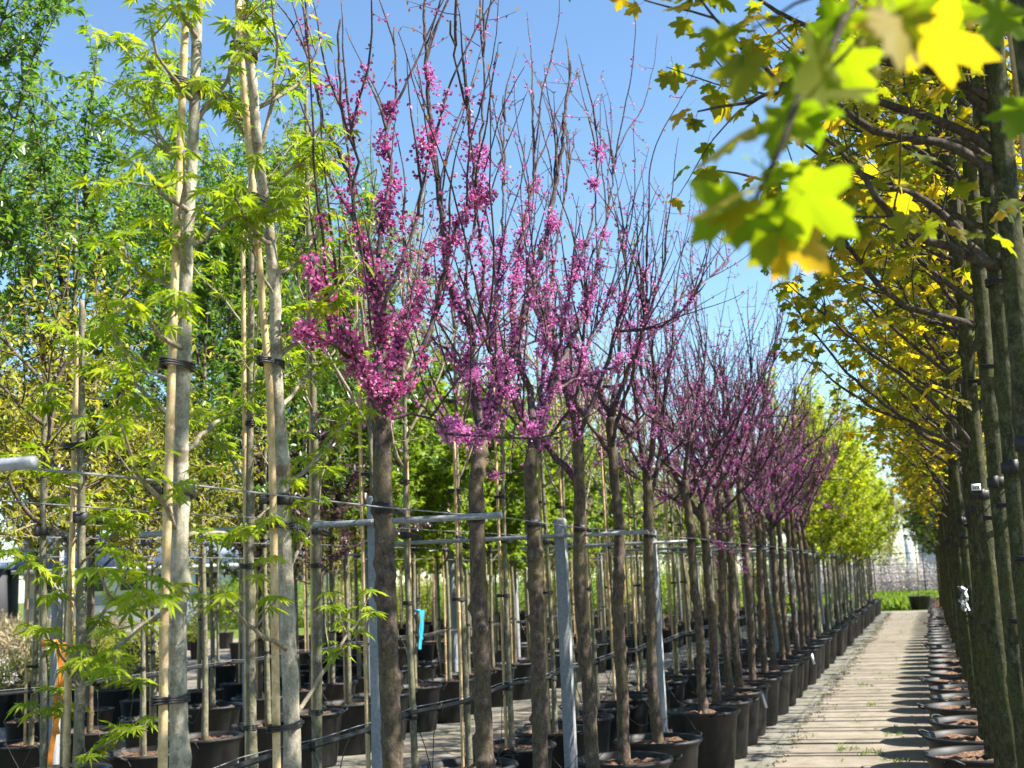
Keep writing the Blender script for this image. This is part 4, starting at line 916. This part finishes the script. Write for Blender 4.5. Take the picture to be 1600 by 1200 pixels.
# low potted shrubs in the open lot on the left
SH = [(bush(600, 'leaf_yellow', 500, .32, .32, .42, .05), 'low yellow green potted shrub in the open lot before the building', 'yellow potted shrubs'),
      (bush(601, 'straw_grass', 500, .30, .30, .6, .16, LANCE), 'straw coloured potted grass in the open lot before the building', 'straw potted grasses'),
      (bush(602, 'leaf_dark', 500, .34, .34, .45, .05), 'low dark green potted shrub in the open lot before the building', 'dark potted shrubs'),
      (bush(603, 'blossom_pale', 420, .3, .3, .4, .05), 'low potted shrub covered in white flowers in the open lot', 'white potted shrubs')]
st = stems(605, 6, .3, .35, z0=0)
for a, y in enumerate((12.0, 13.0, 15.5, 16.6, 19.5, 20.6, 24, 28)):
    for i in range(13):
        x = (-9.2, -9.6, -11.3, -11.7, -14.8, -15.2, -16, -18)[a] - i * .8
        k = (a * 2 + (i // 3)) % 4
        t = thing('potted_shrub', SH[k][1], 'shrub', (x, y + rng.normal() * .1, -.02), SH[k][2]); add_pot(t, .8, 0, False)
        obj('stems', st, t, (0, 0, .38)); stuff(obj('foliage', SH[k][0], t, (0, 0, .42), rng.uniform(0, 6)))

# ------------------------------------------------------------------ right of the path: dark stemmed golden maples
RX = .258
def right_maple(y, seed, key=None, label='', ind=300, **kw):
    lim = [l - np.array([RX, y, 0]) for l in map(np.asarray, TR[key])] if key else []
    sp = maple(seed, None, lim, limb_r=.0135, **kw)
    return plant(sp, 'golden_maple_tree', (RX, y), label, 'tree', None, 0, 1.0, None, (), True, 'leaf_golden_maple', ind, dx=-.065)
def more_ties(r, zs, st=None):
    if st is not None: obj('stake', STAKES[st], r, (.052, .02, 0))
    for z in zs: add_tie(r, .002, 0, z, .35, 1.02)
# the tree whose limb hangs in front of the lens
Y0 = 1.5
fore = np.array(TR['fore']) - [RX, Y0, 0]
lim = np.vstack([[0, 0, 2.30], [-.06, -.08, 2.29], [-.15, -.18, 2.25], fore])
sp = maple(700, None, [lim], nb=8, z0=3.2, z1=4.7, reach=.55, nsub=4, lsize=.07, limb_r=.0075)
r = plant(sp, 'golden_maple_tree', (RX, Y0), 'maple whose blurred low twig with big fresh leaves hangs over the path', 'tree', None, 0, .95, None, (), True, 'leaf_golden_maple', 120)
# big fresh leaves on the twig nearest the lens: base, tip direction, face direction, size
FORE_LEAVES = [
    ((-0.087, 1.0, 1.827), (0.757, 0.35, -0.526), (0.259, 0.691, 0.532), 0.072),
    ((-0.108, 1.02, 1.821), (-0.028, 0.268, -0.973), (0.299, 0.853, 0.298), 0.06),
    ((-0.125, 1.04, 1.836), (-0.821, 0.018, -0.48), (0.147, 0.574, 0.678), 0.062),
    ((-0.096, 1.05, 1.862), (0.398, 0.678, -0.041), (0.05, -0.034, 0.904), 0.05),
    ((-0.08, 1.05, 1.914), (-0.322, 0.052, -0.927), (0.362, 0.822, 0.288), 0.052),
    ((-0.072, 1.06, 1.926), (0.21, 0.525, -0.756), (0.106, 0.682, 0.595), 0.05),
    ((-0.048, 1.08, 1.964), (-0.769, 0.028, -0.433), (0.102, 0.42, 0.862), 0.055),
    ((-0.042, 1.09, 1.976), (0.512, 0.282, -0.615), (0.147, 0.574, 0.678), 0.06),
    ((-0.022, 1.12, 2.025), (-0.782, -0.22, -0.264), (-0.087, 0.354, 0.87), 0.06),
    ((-0.012, 1.12, 2.033), (0.552, 0.487, -0.488), (0.02, 0.635, 0.698), 0.065),
    ((0.021, 1.15, 2.057), (0.17, 0.319, -0.883), (0.276, 0.775, 0.39), 0.065),
    ((-0.116, 1.03, 1.824), (-0.344, -0.181, -0.857), (0.191, 0.729, 0.493), 0.05),
    ((0.073, 1.25, 2.087), (0.085, 0.272, -0.78), (0.241, 0.607, 0.674), 0.055),
    ((0.135, 1.3, 2.091), (-0.45, -0.018, -0.773), (0.241, 0.607, 0.674), 0.06),
    ((0.151, 1.4, 2.019), (-0.27, 0.062, -0.879), (0.326, 0.654, 0.571), 0.055),
]
fl = Leaves()
for q, t, u, k in FORE_LEAVES: fl.add(np.array(q) - [RX, Y0, 0], nrm(np.array(t)), nrm(np.array(u)), k)
leaf_objects(r, {'leaves': fl.cat(), 'tmpl': 'MAPLE'}, 'leaf_fresh_maple', 60)
g = Geo()
for q, t, u, k in FORE_LEAVES[-3:]:
    b = np.array(q) - [RX, Y0, 0] - nrm(np.array(t)) * k * .55; g.tube(spline([b, b + [.05, .05, .05], b + [.09, .14, .09], [0.02, 0, b[2] + .2]], 12), taper(12, .0025, .005), 5)
obj('twig', g.mesh('twig', 'bark_olive_limb'), r)
more_ties(r, (1.1, 1.6), 2)
r = right_maple(2.22, 701, None, 'dark maple stem just past the tree with the blurred hanging twig', 200, nb=18, reach=.7, nsub=8, z0=2.75)
more_ties(r, (1.35, 1.6))
r = right_maple(2.95, 712, 'RA', 'thick dark maple trunk with long leafy limbs low over the path, third of its row', 300, nb=16, reach=.9, z0=2.5, nsub=9)
more_ties(r, (1.28, 1.92), 1)
r = right_maple(3.65, 703, 'RB', 'dark maple trunk with sunlit right edge, fourth of its row', 300, nb=18, reach=1.0, z0=2.3, nsub=9)
more_ties(r, (1.5, 2.3))
r = right_maple(4.3, 704, 'RC', 'dark maple with one thick bare limb curving up over the path, fifth of its row', 300, nb=18, reach=1.05, z0=2.35, nsub=10)
more_ties(r, (1.3, 1.68, 2.15), 3)
GV = [maple(710 + k, nb=26, reach=1.2, nsub=9, lsize=.055, z0=1.95) for k in range(4)]
r = right_maple(6.5, 705, 'RD', 'dark maple with a long low limb stretching far across the path, eighth of its row', 300, nb=24, reach=1.15, nsub=11)
more_ties(r, (1.1, 1.68, 2.15), 2)
ys = [5.05, 5.8, 7.3, 8.04, 8.77, 9.66, 10.3] + [11.05 + .76 * i for i in range(14)]
for i, y in enumerate(ys):
    near = y < 9.9
    sp = maple(730 + i, nb=26, reach=1.15, nsub=10, lsize=.055, z0=1.95) if near else GV[i % 4]
    r = plant(sp, 'golden_maple_tree', (RX + rng.normal() * .012, y), ('mossy golden maple right of the path, %s after the trunk with thick bare limb' % ORD[i if i < 2 else i + 1]) if i < 9 else 'mossy stemmed golden maple far along the row right of the path', 'tree', 'golden maples right of the path', 0 if near else rng.uniform(0, 6.28), 1.06, None, (), True, 'leaf_golden_maple', 300 if near else 0, True, 1.0, dx=-.065)
    if y < 14: more_ties(r, (1.0 + .2 * rng.random(), 1.62 + .1 * rng.random(), 2.15 + .1 * rng.random()), int(rng.integers(0, 4)) if i % 2 else None)
DK = [leafy(750 + k, 1.75, 4.6, .6, 13, 11, .036, .062, MAPLE_S, (.4, 1.15), .45, sub=(.2, .5), r0=.03, bark='bark_olive') for k in range(2)]
y = 21.9; i = 0
while y < 40.6:
    plant(DK[i % 2], 'dark_maple_tree', (RX + rng.normal() * .02, y), 'dark green leafy maple at the far end of the right hand row', 'tree', 'dark green maples at the end of the right row', rng.uniform(0, 6.28), 1.0, None, (), leafmat='leaf_dark', strap=False, detail=y < 30, dx=-.065)
    y += .85; i += 1
GW = [maple(760 + k, nb=11, reach=1.0, nsub=6, lsize=.07, z0=2.9, z1=5.0, top=5.4) for k in range(2)]
for i in range(49):
    y = 1.9 + i * .79
    plant(GW[i % 2], 'golden_maple_tree', (1.32 + rng.normal() * .03, y), 'golden leaved maple in the second row behind the dark stems', 'tree', 'golden maples of the outer right row', rng.uniform(0, 6.28), 1.0, None, (), False, 'leaf_golden_maple', 0, False)

# the lone potted tree at the end of the path
lone = leafy(790, 2.0, 3.4, .5, 8, 8, .06, .04, ELL, (.6, 1.2), .5, r0=.022)
plant(lone, 'lone_potted_tree', (-.37, 42.0), 'single slim tree in a black pot on the grass at the path end', 'tree', None, 0, 1.35, None, (), False, 'leaf_dark')

# ------------------------------------------------------------------ ribbons, tags
def ribbon(name, mat, x, y, z, L, label, w=.022, tails=2, rz=0.):
    t = thing(name, label, 'ribbon', (x, y, z)); r = np.random.default_rng(int(abs(x * 100)))
    g = Geo(); g.lathe([(.030, -.010), (.032, -.012), (.033, .012), (.030, .012)], 14); obj('knot', g.mesh('knot', mat), t)
    for k in range(tails):
        n = 12; s_ = np.linspace(0, 1, n); a = rz + k * .5
        P = np.stack([.034 * math.cos(a) + .012 * np.sin(s_ * 5 + k) + .01 * k, .034 * math.sin(a) + .015 * np.sin(s_ * 4 + 2 * k), -L * s_ * (1 - .25 * k)], -1)
        g = Geo(); g.strip(P, (.5, .8, .1 * k), w); g.strip(P + [.0008, -.0006, 0], (.5, .8, .1 * k), w); obj('tail', g.mesh('tail', mat), t)
ribbon('orange_ribbon', 'ribbon_orange', -3.24, 3.84, 1.33, .46, 'long orange plastic ribbon hanging on the trunk behind the pale maples', .02)
ribbon('orange_ribbon', 'ribbon_orange', LX, 13.1, 1.16, .30, 'bright orange ribbon tied on a redbud stem far along the front row', .03)
ribbon('blue_ribbon', 'ribbon_blue', -5.13, 11.68, 1.22, .40, 'light blue ribbon hanging on a stem of the middle bed', .035)
def label_tag(x, y, z, tilt, label, ink=False, w=.035, h=.11):
    t = thing('plant_label', label, 'label', (x, y, z)); M_ = np.array(Matrix.Rotation(tilt, 3, 'Y') @ Matrix.Rotation(.25, 3, 'Z'))
    g = Geo(); g.box((0, 0, -h / 2), (w / 2, .0012, h / 2), M_); obj('card', g.mesh('card', 'tag_white', False), t)
    if ink:
        for k in range(4):
            g = Geo(); g.box(M_ @ np.array([(-.3 + k * .2) * w, -.0022, -h * .5]), (w * .045, .0008, h * .3), M_); obj('printed_bar', g.mesh('printed_bar', 'tag_ink', False), t)
label_tag(.205, 5.0, 1.80, 0., 'small white plant label with black print on a dark maple stem', True, .036, .026)
label_tag(-1.47, 10.85, .44, -.25, 'long white label hanging over the rim of a redbud pot', False, .022, .14)
label_tag(-1.47, 15.57, .44, -.2, 'white label on the rim of a pot far along the redbud row', False, .03, .13)
ft = thing('foil_strip', 'crumpled silver foil strip tied to a stem of the right row', 'foil', (.20, 8.04, 1.28))
g = Geo(); rgf = np.random.default_rng(4)
for k in range(4):
    P = np.stack([rgf.normal(size=8) * .012 + .01 * k - .02, rgf.normal(size=8) * .012 - .05, np.linspace(.07, -.08, 8)], -1); g.strip(P, (1, .3 * k, .2), .014)
obj('foil', g.mesh('foil', 'foil', False), ft)
print('objects', len(bpy.data.objects), 'tris', sum(len(m.loop_triangles) if m.loop_triangles else sum(len(p.vertices) - 2 for p in m.polygons) for m in bpy.data.meshes if len(m.polygons) < 0))
